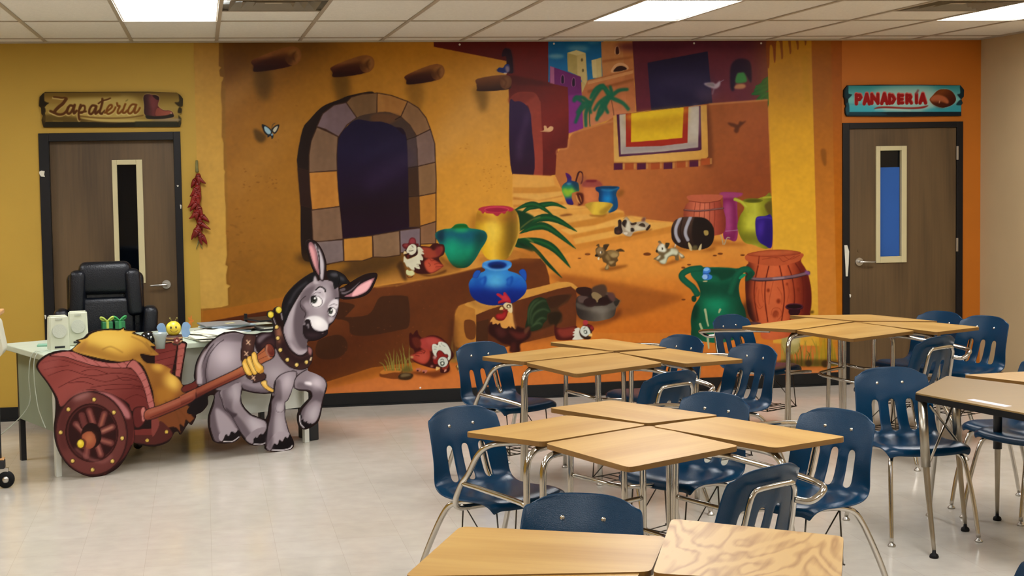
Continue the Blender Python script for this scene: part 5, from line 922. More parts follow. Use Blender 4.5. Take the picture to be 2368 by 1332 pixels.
# ------------------------------------------------------------ doors
DW=woodmat('door_veneer','3a2b18','5c472c',6,math.pi/2,6,rough=.5)
DW2=DW.copy();DW2.name='door_veneer_upright'
for nd in DW2.node_tree.nodes:
    if nd.type=='MAPPING' and abs(nd.inputs['Rotation'].default_value[2])>1: nd.inputs['Rotation'].default_value=(0,math.pi/2,0)
DF=mat('black_door_frame','131112',.45,0,.22,noise=.08,nscale=6);CRM=mat('cream_lite_frame','b9ae86',.5,noise=.03,nscale=5);GLS=mat('dark_glass','04070c',.08,0,.25,noise=.2,nscale=2);PAP=mat('blue_paper','1c4f96',.8,noise=.05,nscale=4)
def door(nm,D,rec,lite,hinge,handle,paper,leafx):
    x0,x1,zt=D;t=bpy.data.objects.new(nm,None);COL.objects.link(t);t['kind']='structure';t.location=((x0+x1)/2,0,0)
    cx=(x0+x1)/2
    bm=bmesh.new();w=.062
    for q in ((x0,leafx[0],0,zt),(leafx[1],x1,0,zt),(leafx[0],leafx[1],leafx[2],zt)): box(bm,q[0]-cx,q[1]-cx,-.016,.1,q[2],q[3],bev=.003)
    mesh('frame',bm,DF,t)
    bm=bmesh.new();lx0,lx1,lz0,lz1=lite
    for q in ((leafx[0],lx0,0,leafx[2]),(lx1,leafx[1],0,leafx[2]),(lx0,lx1,0,lz0),(lx0,lx1,lz1,leafx[2])): box(bm,q[0]-cx,q[1]-cx,rec,rec+.044,q[2],q[3])
    bmesh.ops.remove_doubles(bm,verts=bm.verts[:],dist=1e-5);mesh('leaf',bm,DW2,t)
    bm=bmesh.new();f=.036
    for q in ((lx0,lx0+f,lz0,lz1),(lx1-f*1.25,lx1,lz0,lz1),(lx0+f,lx1-f*1.25,lz0,lz0+f*1.4),(lx0+f,lx1-f*1.25,lz1-f,lz1)): box(bm,q[0]-cx,q[1]-cx,rec-.012,rec+.05,q[2],q[3],bev=.003)
    mesh('window_frame',bm,CRM,t)
    mesh('window_glass',bx(lx0+f-cx,lx1-f*1.25-cx,rec+.022,rec+.028,lz0+f,lz1-f),GLS,t)
    if paper: mesh('paper_cover',bx(lx0+f-cx+.001,lx1-f*1.25-cx-.004,rec+.018,rec+.0215,lz0+f*1.4,paper),PAP,t)
    hxx,hz,dr=handle
    h=bmesh.new();tube(h,[(hxx-cx,rec-.05,hz),(hxx-cx+dr*.04,rec-.055,hz),(hxx-cx+dr*.12,rec-.05,hz-.004)],.0095,10,4,r2=.007);tube(h,[(hxx-cx,rec,hz),(hxx-cx,rec-.052,hz)],.011,12,0);H=mesh('handle',h,STEEL,t,True)
    h=bmesh.new();tube(h,[(hxx-cx,rec,hz),(hxx-cx,rec-.012,hz)],.032,24,0);mesh('rose',h,STEEL,H)
    h=bmesh.new();tube(h,[(hxx-cx,rec,hz+.09),(hxx-cx,rec-.006,hz+.09)],.014,16,0);mesh('lock_cylinder',h,DW2,t)
    for z in hinge: mesh('hinge',bx(leafx[1]-cx-.006,leafx[1]-cx+.01,-.022,-.008,z-.055,z+.055,bev=.003),STEEL,t)
    return t
door('door_1',D1,.05,(-.648,-.428,.98,1.894),[],(-.278,.965,-1),0,(-1.088,-.197,2.035))
door('door_2',D2,.004,(5.318,5.58,.97,1.905),[1.84,1.1,.28],(5.176,.985,1),1.735,(5.09,6.008,2.045))
SCR=mat('white_tape','c8c4b4',.7,noise=.05,nscale=20)
for x,y,w,h,l in ((97,402,.04,.045,'torn white tape scrap high on left door frame'),(411,430,.016,.012,'tiny white tape speck on left door frame beside window'),(105,733,.013,.03,'small white tape bit low on left door frame'),(1958,603,.04,.25,'long white paint scrape on bakery door frame beside handle'),(1966,684,.016,.026,'small white tape bit on bakery door frame below the handle'),(418,478,.012,.03,'small white tape bit on left door frame beside red chilies')):
    p=aty(x,y,-.0165);bm=bmesh.new();k=[(-.5,.35),(-.1,.5),(.5,.42),(.38,-.1),(.5,-.5),(-.2,-.42),(-.45,0)] if w>.03 and h<.1 else [(-.5,.5),(.1,.5),(.5,.3),(.4,-.1),(.2,-.5),(-.2,-.5),(-.3,-.1)]
    prism(bm,[(a*w,c*h) for a,c in k],0,.0012);bmesh.ops.rotate(bm,verts=bm.verts[:],matrix=Matrix.Rotation(math.pi/2,3,'X'))
    o=mesh('tape_scrap',bm,SCR);o.location=(p.x,-.0166,p.z);tag(o,l,'tape','tape scraps on the door frames')
# ------------------------------------------------------------ mural
c=paint_mural();paint_mural2(c);paint_mural3(c)
x0,x1,z0,z1=-.03,5.03,.104,RH-.013;st=.0045
nx,nz=int((x1-x0)/st)+1,int((z1-z0)/st)+1
X,Z=np.meshgrid(np.linspace(x0,x1,nx),np.linspace(z0,z1,nz));P=np.stack([X.ravel(),np.full(X.size,-.0025),Z.ravel()],1)
px,py=project(P);rgb=sample(c,px,py)
me=bpy.data.meshes.new('wall_mural');nv=nx*nz;me.vertices.add(nv+8);q=np.empty((nv+8,3),np.float32);q[:nv]=P
q[nv:]=[(x0,-.0025,z0),(x1,-.0025,z0),(x1,-.0025,z1),(x0,-.0025,z1),(x0,-.0003,z0),(x1,-.0003,z0),(x1,-.0003,z1),(x0,-.0003,z1)];me.vertices.foreach_set('co',q.ravel())
i=np.arange(nx-1)[None,:]+np.arange(nz-1)[:,None]*nx;i=i.ravel();F=np.stack([i,i+1,i+nx+1,i+nx],1)
B=np.array([(nv,nv+4,nv+5,nv+1),(nv+1,nv+5,nv+6,nv+2),(nv+2,nv+6,nv+7,nv+3),(nv+3,nv+7,nv+4,nv),(nv+4,nv+7,nv+6,nv+5)]);F=np.vstack([F,B]).astype(np.int32)
me.loops.add(F.size);me.loops.foreach_set('vertex_index',F.ravel());me.polygons.add(len(F));me.polygons.foreach_set('loop_start',np.arange(0,F.size,4,dtype=np.int32));me.polygons.foreach_set('loop_total',np.full(len(F),4,np.int32));me.update()
colour(me,np.vstack([rgb,np.full((8,3),.8)]),GA);me.materials.append(vcmat('printed_vinyl',.45,.14,.12))
MU=tag(link('wall_mural',me),'wall-wide printed mural of a village street with pots, hens, puppies and an arched window','mural')
PIN=mat('pin_head','c9c0b4',.4,noise=.05,nscale=30)
for x,y in ((1063,103),(1281,101),(1605,100),(1760,100),(972,897)):
    p=aty(x,y,-.003);bm=bmesh.new();ball(bm,p,.008,1,.5,1,12);mesh('pin',bm,PIN,MU,True)
# signs
c=paint_zap();o=board('shop_sign',c,zap_outline(),[],1.0,(0,-.022,0),(0,-1,0),.021,vcmat('painted_sign_board',.55,.12),GA*1.25,edge='2a2008');tag(o,'tan wooden board sign with brown script and a red-brown boot above the left door','sign')
c=paint_pan();o=board('shop_sign',c,pan_outline(),[],1.0,(0,-.022,0),(0,-1,0),.021,bpy.data.materials['painted_sign_board'],GA*1.2,edge='0c1418');tag(o,'turquoise board sign with red capital letters and a bread roll above the right door','sign')
# donkey cutout
pa,pb=atz(215,1104,0),atz(640,1045,0);dv=pb-pa;nn=(dv.y,-dv.x,0)
c=paint_donkey(1.2);f=lambda q,t:[(t[0]+x/t[2],t[1]+y/t[2]) for x,y in parse(q)[0]]
hole=f('360,930 430,947 490,951 538,948 532,980 522,1020 514,1075 503,1100 470,1093 414,1071 378,1036 356,1000 352,960',(420,540,2.5625))
o=board('donkey_cart_cutout',c,donkey_outline(),[hole],2.0,tuple(pa),nn,.014,vcmat('printed_foam_board',.5,.12),GA*1.18,edge='161012')
tag(o,'freestanding flat cutout of a cartoon grey donkey pulling a red cart of hay','cutout')
# chili string
PO=mat('dried_chili_red','701410',.35,0,.5,noise=.35,nscale=14);STM=mat('dry_stem','6a6434',.7,noise=.2,nscale=30);TW=mat('twine','94834a',.8,noise=.2,nscale=40)
t=thing('chili_string','string of dried red chili peppers hanging beside the left door','chili string',(-.03,-.02,1.235))
bm=bmesh.new();tube(bm,[(0,0,.04),(0,0,.3),(.002,0,.56),(0,.012,.64)],.004,8,3);mesh('string',bm,TW,t,True)
bm=bmesh.new();tube(bm,[(.0,0,.56),(-.002,-.004,.6),(.0,.004,.645)],.013,10,3,r2=.009);mesh('husk_knot',bm,STM,t,True)
rg=random.Random(5);z=.545
for k in range(26):
    a=rg.choice([-1,1])*rg.uniform(.3,1.05) if k%3 else rg.uniform(-.3,.3);L=rg.uniform(.075,.11);dx,dz=math.sin(a),-math.cos(a)*rg.choice([1,1,.8]);yy=-rg.uniform(.002,.028);x0=rg.uniform(-.012,.012)
    P=[(x0,yy,z),(x0+dx*L*.3,yy-.008,z+dz*L*.3+.004),(x0+dx*L*.7,yy-.008,z+dz*L*.7),(x0+dx*L+.006*rg.choice([-1,1]),yy,z+dz*L)]
    bm=bmesh.new();tube(bm,[P[0],P[1]],.016,8,3,r2=.021);tube(bm,[P[1],P[2],P[3]],.021,8,4,r2=.003);mesh('chili_pod',bm,PO,t,True);z-=.0178
for s in (-1,1):
    bm=bmesh.new();tube(bm,[(0,-.004,.06),(s*.012,-.004,.02),(s*.024,-.002,-.012)],.006,8,3,r2=.002);mesh('husk_tail',bm,STM,t,True)
# small flower decal
p=aty(441,742,-.002);bm=bmesh.new();prism(bm,[(.012*math.cos(a)*(1+.5*math.cos(5*a))*1.3,.032*math.sin(a)*(1+.35*math.cos(5*a))) for a in np.linspace(0,2*math.pi,40,endpoint=False)],0,.0015);bmesh.ops.rotate(bm,verts=bm.verts[:],matrix=Matrix.Rotation(math.pi/2,3,'X'))
o=mesh('flower_decal',bm,mat('orange_decal','d07a24',.6,noise=.2,nscale=40));o.location=(p.x,-.0006,p.z);tag(o,'small orange flower decal on the yellow wall above the desk','decal')
# ------------------------------------------------------------ classroom seating
def bake(o):
    dg=bpy.context.evaluated_depsgraph_get();me=bpy.data.meshes.new_from_object(o.evaluated_get(dg));me.name=o.name;old=o.data;o.modifiers.clear();o.data=me;bpy.data.meshes.remove(old)
    for p in me.polygons: p.use_smooth=True
    return o
def shell_mesh():
    # y forwards (0 = desk edge), back top at y=-.41
    prof=[(.085,.405),(.082,.424),(.068,.436),(.02,.443),(-.06,.437),(-.14,.43),(-.21,.428),(-.262,.436),(-.298,.458),(-.318,.49),(-.333,.53),(-.346,.57),(-.358,.61),(-.372,.66),(-.387,.70),(-.398,.733),(-.405,.752),(-.409,.765)]
    cols=[-1,-.96,-.86,-.7,-.535,-.36,-.24,-.085,.085,.24,.36,.535,.7,.86,.96,1]
    bm=bmesh.new();R=[]
    for j,(y,z) in enumerate(prof):
        back=max(0,min(1,(z-.45)/.1)) if j>6 else 0
        hw=.212 if j<8 else .212-.022*(z-.45)/.31
        if z>.715: hw=hw-.04*(1-math.sqrt(max(0,1-((z-.715)/.052)**2)))
        if j<3: hw-=(.018,.006,.0)[j]
        row=[]
        for u in cols:
            yy=y+back*.032*u*u+(0 if j>3 else -.02*abs(u)**4);zz=z+(1-back)*(.010*u*u-.016*max(0,abs(u)-.86)/.14)-(.028*u**4 if j>=16 else .01*u**4 if j==15 else 0)
            row.append(bm.verts.new((u*hw,yy,zz)))
        R.append(row)
    for j in range(len(prof)-1):
        for i in range(len(cols)-1):
            if 8<=j<=11 and i in (4,7,10): continue
            bm.faces.new((R[j][i],R[j][i+1],R[j+1][i+1],R[j+1][i]))
    return bm
TMP={}
def once(k,fn):
    if k not in TMP: TMP[k]=fn()
    return TMP[k]
def mk(name,key,fn,m,parent,smooth=True):
    if key not in TMP:
        bm=fn();me=bpy.data.meshes.new(name);bm.normal_update();bm.to_mesh(me);bm.free();me.materials.append(m)
        if smooth:
            for p in me.polygons: p.use_smooth=True
        TMP[key]=me
    return link(name,TMP[key],parent)
def shell(parent):
    if 'shell' not in TMP:
        bm=shell_mesh();me=bpy.data.meshes.new('seat_shell');bm.normal_update();bm.to_mesh(me);bm.free();me.materials.append(BLUE)
        o=link('seat_shell',me);s=o.modifiers.new('s','SOLIDIFY');s.thickness=.007;s.offset=-1;v=o.modifiers.new('v','SUBSURF');v.levels=2;v.render_levels=2
        bpy.context.view_layer.update();bake(o);TMP['shell']=o.data;bpy.data.objects.remove(o)
    return link('seat_shell',TMP['shell'],parent)
def glide(parent,x,y):
    def f():
        bm=bmesh.new();lathe(bm,[(.006,.04),(.008,.016),(.016,.010),(.019,.004),(.017,0),(0,0)],16);return bm
    o=mk('foot_glide','glide',f,STEEL,parent);o.location=(x,y,0);return o
def leg(parent,key,pts,r=.0125,taper=None,m=CHROME,foot=None):
    def f():
        bm=bmesh.new();tube(bm,pts,r,10,5,r2=taper);return bm
    o=mk('leg',key,f,m,parent)
    if foot: glide(o,*foot)
    return o
def rivet(parent,x):
    def f():
        bm=bmesh.new();ball(bm,(0,0,0),.0085,1,.5,1,12);return bm
    o=mk('rivet','rivet',f,CHROME,parent);o.location=(x,-.3715,.69);o.rotation_euler=(.2,0,0);return o
def hoop(parent):
    def f():
        bm=bmesh.new();tube(bm,[(-.13,-.05,.415),(-.132,-.2,.412),(-.134,-.30,.425),(-.135,-.352,.47),(-.128,-.378,.56),(-.118,-.397,.65),(-.105,-.402,.682),(-.075,-.406,.695),(.075,-.406,.695),(.105,-.402,.682),(.118,-.397,.65),(.128,-.378,.56),(.135,-.352,.47),(.134,-.30,.425),(.132,-.2,.412),(.13,-.05,.415)],.0105,10,4);return bm
    return mk('back_hoop','hoop',f,CHROME,parent)
def combo(label,quad,sit,arm='high',z=.742,grain=OAK,group='student desks with attached chairs',rack=True,thick=.02,oy=0):
    """quad: four photo corners of the top, sit: index of the first corner of the sitter's edge (edge sit -> sit+1)"""
    W=[atz(x,y,z) for x,y in quad];a,b=W[sit],W[(sit+1)%4];ce=sum(W,Vector())/4
    mid=(a+b)/2;d=(b-a);d.z=0;d.normalize();fw=Vector((-d.y,d.x,0))
    if fw.dot(ce-mid)<0: fw=-fw
    rz=math.atan2(fw.y,fw.x)-math.pi/2
    t=thing('student_desk',label,'student desk',(mid.x,mid.y,0),rz,group)
    R=Matrix.Rotation(-rz,3,'Z');L=[(R@(p-Vector((mid.x,mid.y,0)))) for p in W]
    if (L[1].x-L[0].x)*(L[2].y-L[1].y)-(L[1].y-L[0].y)*(L[2].x-L[1].x)<0: L=L[::-1]
    poly=rounded([(p.x,p.y) for p in L],.03)
    bm=bmesh.new();prism(bm,poly,z-thick,z,(0,1));mesh('desktop',bm,[grain,EDGE],t)
    depth=max(p.y for p in L);xm=min(.27,max(p.x for p in L)-.03);xn=max(-.27,min(p.x for p in L)+.03)
    zt=z-thick-.013;yl=depth-.05
    for s,xx in ((1,xm),(-1,xn)):
        bm=bmesh.new();tube(bm,[(0.0,yl-.02,zt),(xx-s*.09,yl-.01,zt),(xx-s*.03,yl,zt-.012),(xx,yl,zt-.06),(xx+s*.004,yl,zt-.2),(xx+s*.012,yl+.008,.015)],.0135,10,4);l=mesh('leg',bm,CHROME,t,True);glide(l,xx+s*.012,yl+.008)
    shell(t)
    for x in (-.066,.066): rivet(t,x)
    hoop(t)
    for s in (-1,1):
        k='rl%d'%s;leg(t,k,[(s*.09,.02,.41),(s*.13,-.12,.41),(s*.16,-.2,.402),(s*.185,-.26,.36),(s*.215,-.35,.18),(s*.235,-.41,.02)],.0125,None,CHROME,(s*.235,-.41))
    if arm=='high':
        pts=[(xm-.07,.12,zt),(xm-.03,.03,zt),(.25,-.1,zt-.01),(.25,-.3,zt-.025),(.238,-.42,zt-.04),(.195,-.455,zt-.055),(.15,-.44,zt-.08),(.118,-.398,.63)]
    else:
        pts=[(xm-.1,.2,zt),(xm-.02,.12,zt-.008),(xm+.006,.06,zt-.05),(xm+.012,.0,zt-.14),(xm+.014,-.045,.52),(xm+.012,-.085,.45),(xm-.008,-.095,.414),(.17,-.085,.408),(.05,-.07,.408)]
    bm=bmesh.new();tube(bm,pts,.0125,10,5);A=mesh('arm_tube',bm,CHROME,t,True)
    bm=bmesh.new()
    if arm!='high': tube(bm,[(xm+.014,-.045,.525),(xm+.012,.1,.518),(xm+.003,yl-.03,.5),(xm+.006,yl,.48)],.011,10,4)
    else: tube(bm,[(.0,.0,.412),(.0,yl-.05,.44),(xm*.4,yl,.455),(xm+.004,yl,.46)],.010,10,4)
    mesh('brace',bm,CHROME,t,True)
    if rack:
        def f():
            bm=bmesh.new()
            for x in (-.15,-.09,-.03,.03,.09,.15): tube(bm,[(x,-.2,.17),(x,.06,.17)],.0028,6,0)
            for y in (-.2,-.07,.06): tube(bm,[(-.16,y,.172),(.16,y,.172)],.0035,6,0)
            for x in (-.15,.15):
                tube(bm,[(x,-.2,.172),(x,-.18,.41)],.0035,6,0);tube(bm,[(x,.06,.172),(x,.03,.43)],.0035,6,0);tube(bm,[(x,.06,.172),(x,-.18,.40)],.003,6,0)
            return bm
        mk('book_rack','rack',f,mat('dark_wire','4a443c',.35,1,noise=.1,nscale=20),t)
    if oy:
        for ch in t.children:
            if ch.name.split('.')[0] in ('seat_shell','rivet','back_hoop','book_rack') or (ch.name.startswith('leg') and ch.data.name.startswith('leg') and ch.data in (TMP.get('rl1'),TMP.get('rl-1'))): ch.location.y+=oy
    return t
Q2L=[(1074,999),(1254,1022),(1497,982),(1313,960)];Q2N=[(1259,1025),(1455,1081),(1710,1031),(1503,984)];Q2B=[(1268,943),(1497,979),(1664,960),(1415,925)];Q2R=[(1507,985),(1793,1036),(1958,1010),(1666,963)]
combo('student desk in the middle group, chair at its left with three pale slots facing right',Q2L,3,'slant')
combo('student desk in the middle group, nearest top with chair seen from behind',Q2N,1,'high',z=.738)
combo('student desk in the middle group, far top with only its chair back showing',Q2B,2,'high',z=.748)
combo('student desk in the middle group, right top with slotted chair facing left',Q2R,2,'high')
Q1L=[(1111,825),(1212,836.5),(1424,813),(1297,802)];Q1N=[(1214,838),(1333,865),(1533,839),(1426,815)];Q1B=[(1269,791),(1413,811),(1546,804),(1399,783)];Q1R=[(1428,815),(1585,841),(1722,831),(1546,805)]
combo('student desk in the group below the rooster, chair at its left end',Q1L,3,'slant')
combo('student desk in the group below the rooster, near top with chair seen from behind',Q1N,1,'high',z=.738)
combo('student desk in the group below the rooster, far top with chair against the green urn',Q1B,2,'high',z=.748)
combo('student desk in the group below the rooster, right top with tall slotted chair',Q1R,2,'high')
Q3L=[(1712,755),(1839,762.5),(1981,742),(1865,735)];Q3N=[(1840,764),(1970,784),(2116,765),(1985,744)];Q3B=[(1822,729.5),(1985,742),(2172,743),(2011,727)];Q3R=[(1988,745),(2165,768),(2268,756),(2118,741)]
combo('student desk before the right door, left top with chair against the green urn and barrel',Q3L,3,'high')
combo('student desk before the right door, near top with chair seen from behind',Q3N,1,'high',z=.738)
combo('student desk before the right door, far top with chair before the brown door leaf',Q3B,2,'high',z=.748)
combo('student desk before the right door, right top with chair by the beige wall',Q3R,2,'high')
Q0L=[(1065,1217),(935,1333),(1505,1322),(1540,1240)];Q0R=[(1509,1325),(1945,1352),(1951,1240),(1553,1199)]
combo('student desk at the bottom edge, plain-grained top with chair facing the camera',Q0L,3,'slant',grain=OAK)
combo('student desk at the bottom edge, swirl-grained top right of the seam',Q0R,1,'slant',z=.755,grain=OAKK,oy=-.1)
combo('student desk at the bottom edge, sliver of top below the plain-grained one',[(905,1336),(780,1500),(1400,1470),(1482,1319)],1,'high',z=.738,grain=OAKR,rack=False)
combo('student desk at the bottom edge, sliver of top below the swirl-grained one',[(1503,1328),(1440,1480),(1960,1500),(1946,1356)],1,'high',z=.738,grain=OAKR,rack=False)
# right-hand tables
P0,P1=atz(2116,908,.735),atz(2190,869,.735);sd=(P1-P0);ld=Vector((math.cos(math.radians(-66)),math.sin(math.radians(-66)),0))
n1=(atz(2368,955,.735)-P0).normalized();n2=(atz(2368,890,.735)-P1).normalized()
C=[P0,P0+n1*1.15,P1+n2*1.3,P1];cc=sum(C,Vector())/4
t=thing('activity_table','tan table with black rubber edge at the right edge of the picture','table',(cc.x,cc.y,0))
L=[(p.x-cc.x,p.y-cc.y) for p in C]
bm=bmesh.new();prism(bm,rounded(L,.02),.728,.735);mesh('tabletop',bm,OAKG,t)
bm=bmesh.new();prism(bm,rounded([(x*1.008,y*1.006) for x,y in L],.025),.700,.7278);mesh('edge_band',bm,RUBBER,t)
LEGM=mat('grey_steel_leg','a29a8c',.3,1,noise=.08,nscale=10)
def tleg(parent,x,y,dx,dy,top=.70,m=LEGM,split=.40,mu=None):
    bm=bmesh.new();tube(bm,[(x,y,top),(x+dx*.3,y+dy*.3,split)],.021,14,0);o=mesh('leg',bm,mu or m,parent,True)
    bm=bmesh.new();tube(bm,[(x+dx*.25,y+dy*.25,split+.06),(x+dx*.55,y+dy*.55,.26),(x+dx,y+dy,.035)],.0165,14,3,r2=.009);mesh('leg_insert',bm,m,o,True)
    def f():
        b=bmesh.new();lathe(b,[(.007,.045),(.009,.022),(.018,.016),(.021,.006),(.019,0),(0,0)],16);return b
    g=mk('foot_glide','bigglide',f,RUBBER,o);g.location=(x+dx,y+dy,0)
f1=atz(2160,1290,0);f2=atz(2232,1228,0)
a=Vector(L[0]).lerp(Vector((0,0)),.06);tleg(t,a.x,a.y,f1.x-cc.x-a.x,f1.y-cc.y-a.y)
a=Vector(L[3]).lerp(Vector((0,0)),.09);tleg(t,a.x,a.y,f2.x-cc.x-a.x,f2.y-cc.y-a.y)
for k in (1,2): a=Vector(L[k]).lerp(Vector((0,0)),.07);tleg(t,a.x,a.y,0,-.02)
bm=bmesh.new();q0=Vector((*Vector(L[0]).lerp(Vector((0,0)),.12),0));q1=Vector((*Vector(L[3]).lerp(Vector((0,0)),.14),0))
for s,e in (((q0+Vector((0,0,.68))),(q1+Vector((0,0,.42)))),((q1+Vector((0,0,.68))),(q0+Vector((0,0,.42))))): tube(bm,[s,e],.006,8,0)
mesh('cross_brace',bm,LEGM,t,True)
p=atz(2285,929,.7355);o=mesh('name_strip',bx(-.08,.14,-.02,.02,0,.0008),mat('glossy_white_strip','e4e0ea',.2,noise=.03,nscale=40));o.location=(p.x-.02,p.y,.7352);o.rotation_euler=(0,0,math.radians(-75));tag(o,'white paper name strip stuck on the black-edged table','name strip')
# table behind it
A0=atz(2226,866.5,.745);w1=Vector((math.cos(math.radians(-62)),math.sin(math.radians(-62)),0));w2=Vector((-w1.y,w1.x,0))*-1
w2=Vector((math.cos(math.radians(3)),math.sin(math.radians(3)),0))
C=[A0,A0+w1*.85,A0+w1*.85+w2*.75,A0+w2*.75];cc=sum(C,Vector())/4
t=thing('adjustable_desk','light wood desk with a black sleeved leg behind the black-edged table','desk',(cc.x,cc.y,0))
L=[(p.x-cc.x,p.y-cc.y) for p in C];bm=bmesh.new();prism(bm,rounded(L,.03),.725,.745,(0,1));mesh('desktop',bm,[OAKR,EDGE],t)
f3=atz(2306,1203,0);tleg(t,f3.x-cc.x-.0,f3.y-cc.y+.0,.0,.0,top=.725,mu=BLACK,split=.36)
for k in (1,2,3): a=Vector(L[k]).lerp(Vector((0,0)),.1);tleg(t,a.x,a.y,0,0,top=.725,mu=BLACK,split=.36)
# stacking chairs
def chair(label,back,facing,group='navy stacking chairs',zt=.765):
    B=atz(*back,zt);a=math.radians(facing);rz=a-math.pi/2;fw=Vector((math.cos(a),math.sin(a),0));o=B+fw*.409
    t=thing('stacking_chair',label,'chair',(o.x,o.y,0),rz,group);shell(t)
    for x in (-.066,.066): rivet(t,x)
    hoop(t)
    for s in (-1,1):
        leg(t,'cf%d'%s,[(s*.1,-.14,.412),(s*.14,-.02,.412),(s*.165,.02,.405),(s*.185,.05,.36),(s*.205,.10,.18),(s*.215,.13,.02)],.0125,.010,CHROME,(s*.215,.13))
        leg(t,'cb%d'%s,[(s*.1,.0,.412),(s*.14,-.13,.412),(s*.165,-.2,.405),(s*.185,-.25,.36),(s*.205,-.33,.18),(s*.22,-.39,.02)],.0125,.010,CHROME,(s*.22,-.39))
    return t
chair('navy plastic chair with chrome legs standing left of the black-edged table',(2050,848),-92)
chair('navy plastic chair behind the black-edged table, cut off by the right edge',(2480,838),200)
chair('sliver of a navy chair by the beige wall at far right',(2446,826),200)
# ------------------------------------------------------------ teacher's corner
GRN=mat('grey_green_enamel','78836f',.4,0,.4,noise=.04,nscale=5);OFF=mat('off_white_enamel','d2d3c8',.4,0,.4,noise=.03,nscale=4);LTOP=mat('grey_desk_laminate','b6c0ae',.35,noise=.04,nscale=12)  # side-panel enamel darkened: the weaker light there is put into the colour
DA=math.radians(25.2);FLc=atz(131,1104,0)
t=thing('teacher_desk','grey-green steel desk with white front panel behind the donkey cutout','desk',(FLc.x,FLc.y,0),DA)
# local: x along the front, y to the back; front-left foot at 0,0
TW_,TD=1.72,.66
mesh('desktop',bx(-.07,TW_+.07,-.07,TD+.05,.705,.742,bev=.008),LTOP,t)
mesh('side_panel',bx(.0,.022,.03,TD-.02,.27,.705),GRN,t);mesh('side_panel',bx(TW_-.022,TW_,.03,TD-.02,.27,.705),GRN,t)
mesh('front_panel',bx(.03,TW_-.03,.03,.05,.235,.705),OFF,t)
for x in (.0,TW_-.035):
    for y in (.0,TD-.03): mesh('leg',bx(x,x+.035,y,y+.035,.0,.705,bev=.004),OFF if y<.1 else BLACK,t)
mesh('drawer_unit',bx(1.28,1.65,.08,TD,.25,.70,bev=.006),GRN,t)
DM=t.matrix_basis.copy();DM=Matrix.Translation((FLc.x,FLc.y,0))@Matrix.Rotation(DA,4,'Z')
def ondesk(x,y): p=atz(x,y,.742);return (p.x,p.y,.7421)
# narrow black slab at the right end
p=DM@Vector((TW_+.06,.12,0))
t=thing('black_slab','tall black slab on the floor at the right end of the grey desk','bin',(p.x,p.y,0),DA)
bm=bmesh.new();v=box(bm,-.036,.036,-.08,.08,0,.38,bev=.01);mesh('body',bm,BLACK,t);mesh('rim',bx(-.04,.04,-.085,.085,.375,.39,bev=.004),BLACK,t)
# speakers
SPK=mat('beige_speaker_plastic','c3c6b0',.45,noise=.03,nscale=6);GRL=mat('speaker_grille','a9ac9c',.8,noise=.15,nscale=300)
for k,(x,y,l,rz) in enumerate(((139,812,'pale computer speaker on the desk, nearer one standing in front',.25),(182,800,'pale computer speaker on the desk, partly behind the other one',.1))):
    q=ondesk(x,y);t=thing('computer_speaker',l,'speaker',q,rz,'pale desk speakers')
    bm=bmesh.new();v=box(bm,-.062,.062,0,.10,0,.21)
    for w in v[4:]: w.co.x*=.9;w.co.y=.012+w.co.y*.8
    bmesh.ops.bevel(bm,geom=bm.edges[:],offset=.008,segments=3,affect='EDGES');mesh('cabinet',bm,SPK,t,False)
    bm=bmesh.new();tube(bm,[(0,.002,.12),(0,-.003,.121)],.042,28,0);mesh('grille',bm,GRL,t);mesh('port',bx(-.03,.03,-.0025,.002,.018,.03,bev=.0012),BLACK,t);mesh('front_badge',bx(-.02,.02,.0065,.0085,.185,.195),GRL,t)
# boxes with bows
GB=mat('green_wrap','1f6a3c',.35,noise=.2,nscale=20);GY=mat('yellow_green_ribbon','a3b24a',.4,noise=.15,nscale=20);GD=mat('green_ribbon','2f8a4a',.4,noise=.15,nscale=20)
for k,(x,l,m) in enumerate(((-.028,'small green wrapped box with yellow-green bow on the desk',GY),(.052,'small green wrapped box with green bow on the desk',GD))):
    p=atz(258,769,.742);t=thing('gift_box',l,'gift box',(p.x+x,p.y+.02*k,.7421),.2,'small green gift boxes')
    mesh('box',bx(-.034,.034,-.034,.034,0,.075,bev=.004),GB,t);mesh('ribbon',bx(-.008,.008,-.0345,.0345,0,.0765),m,t)
    for s in (-1,1):
        bm=bmesh.new();tube(bm,[(0,-.01,.076),(s*.025,-.014,.1),(s*.042,-.01,.104),(s*.034,-.004,.088),(0,-.008,.078)],.0065,8,4);mesh('bow_loop',bm,m,t,True)
# bee figurine
YB_=mat('bee_yellow','d9c238',.35,noise=.06,nscale=8);WB=mat('bee_wing_blue','7fa3c9',.45,noise=.15,nscale=14);BR=mat('pot_brown','3c1c12',.5,noise=.1,nscale=10);CR=mat('pot_cream','b08a5c',.5,noise=.1,nscale=10)
q=ondesk(402,797);t=thing('bee_figurine','yellow smiling bee figure with blue wings on a brown striped pot','figurine',(q[0],q[1],.7421),.15);t.scale=(.85,.85,.85)
bm=bmesh.new();lathe(bm,[(0,0),(.058,0),(.062,.008),(.064,.022),(.064,.062),(.06,.07),(0,.07)],24);mesh('pot',bm,BR,t)
for z in (.02,.045):
    bm=bmesh.new();lathe(bm,[(.0642,z),(.0655,z+.002),(.0655,z+.011),(.0642,z+.013)],24);mesh('pot_band',bm,CR,t)
bm=bmesh.new()
for k in range(5): ball(bm,(.016*math.cos(k*1.2566)+.012,-.067,.036+.016*math.sin(k*1.2566)),.011,1,.4,1,10)
mesh('flower',bm,mat('flower_red_brown','6e2a1e',.5,noise=.1,nscale=20),t,True)
bm=bmesh.new();ball(bm,(.012,-.07,.036),.008,1,.6,1,10);mesh('flower_center',bm,mat('flower_pink','cf9c94',.5,noise=.05,nscale=20),t,True)
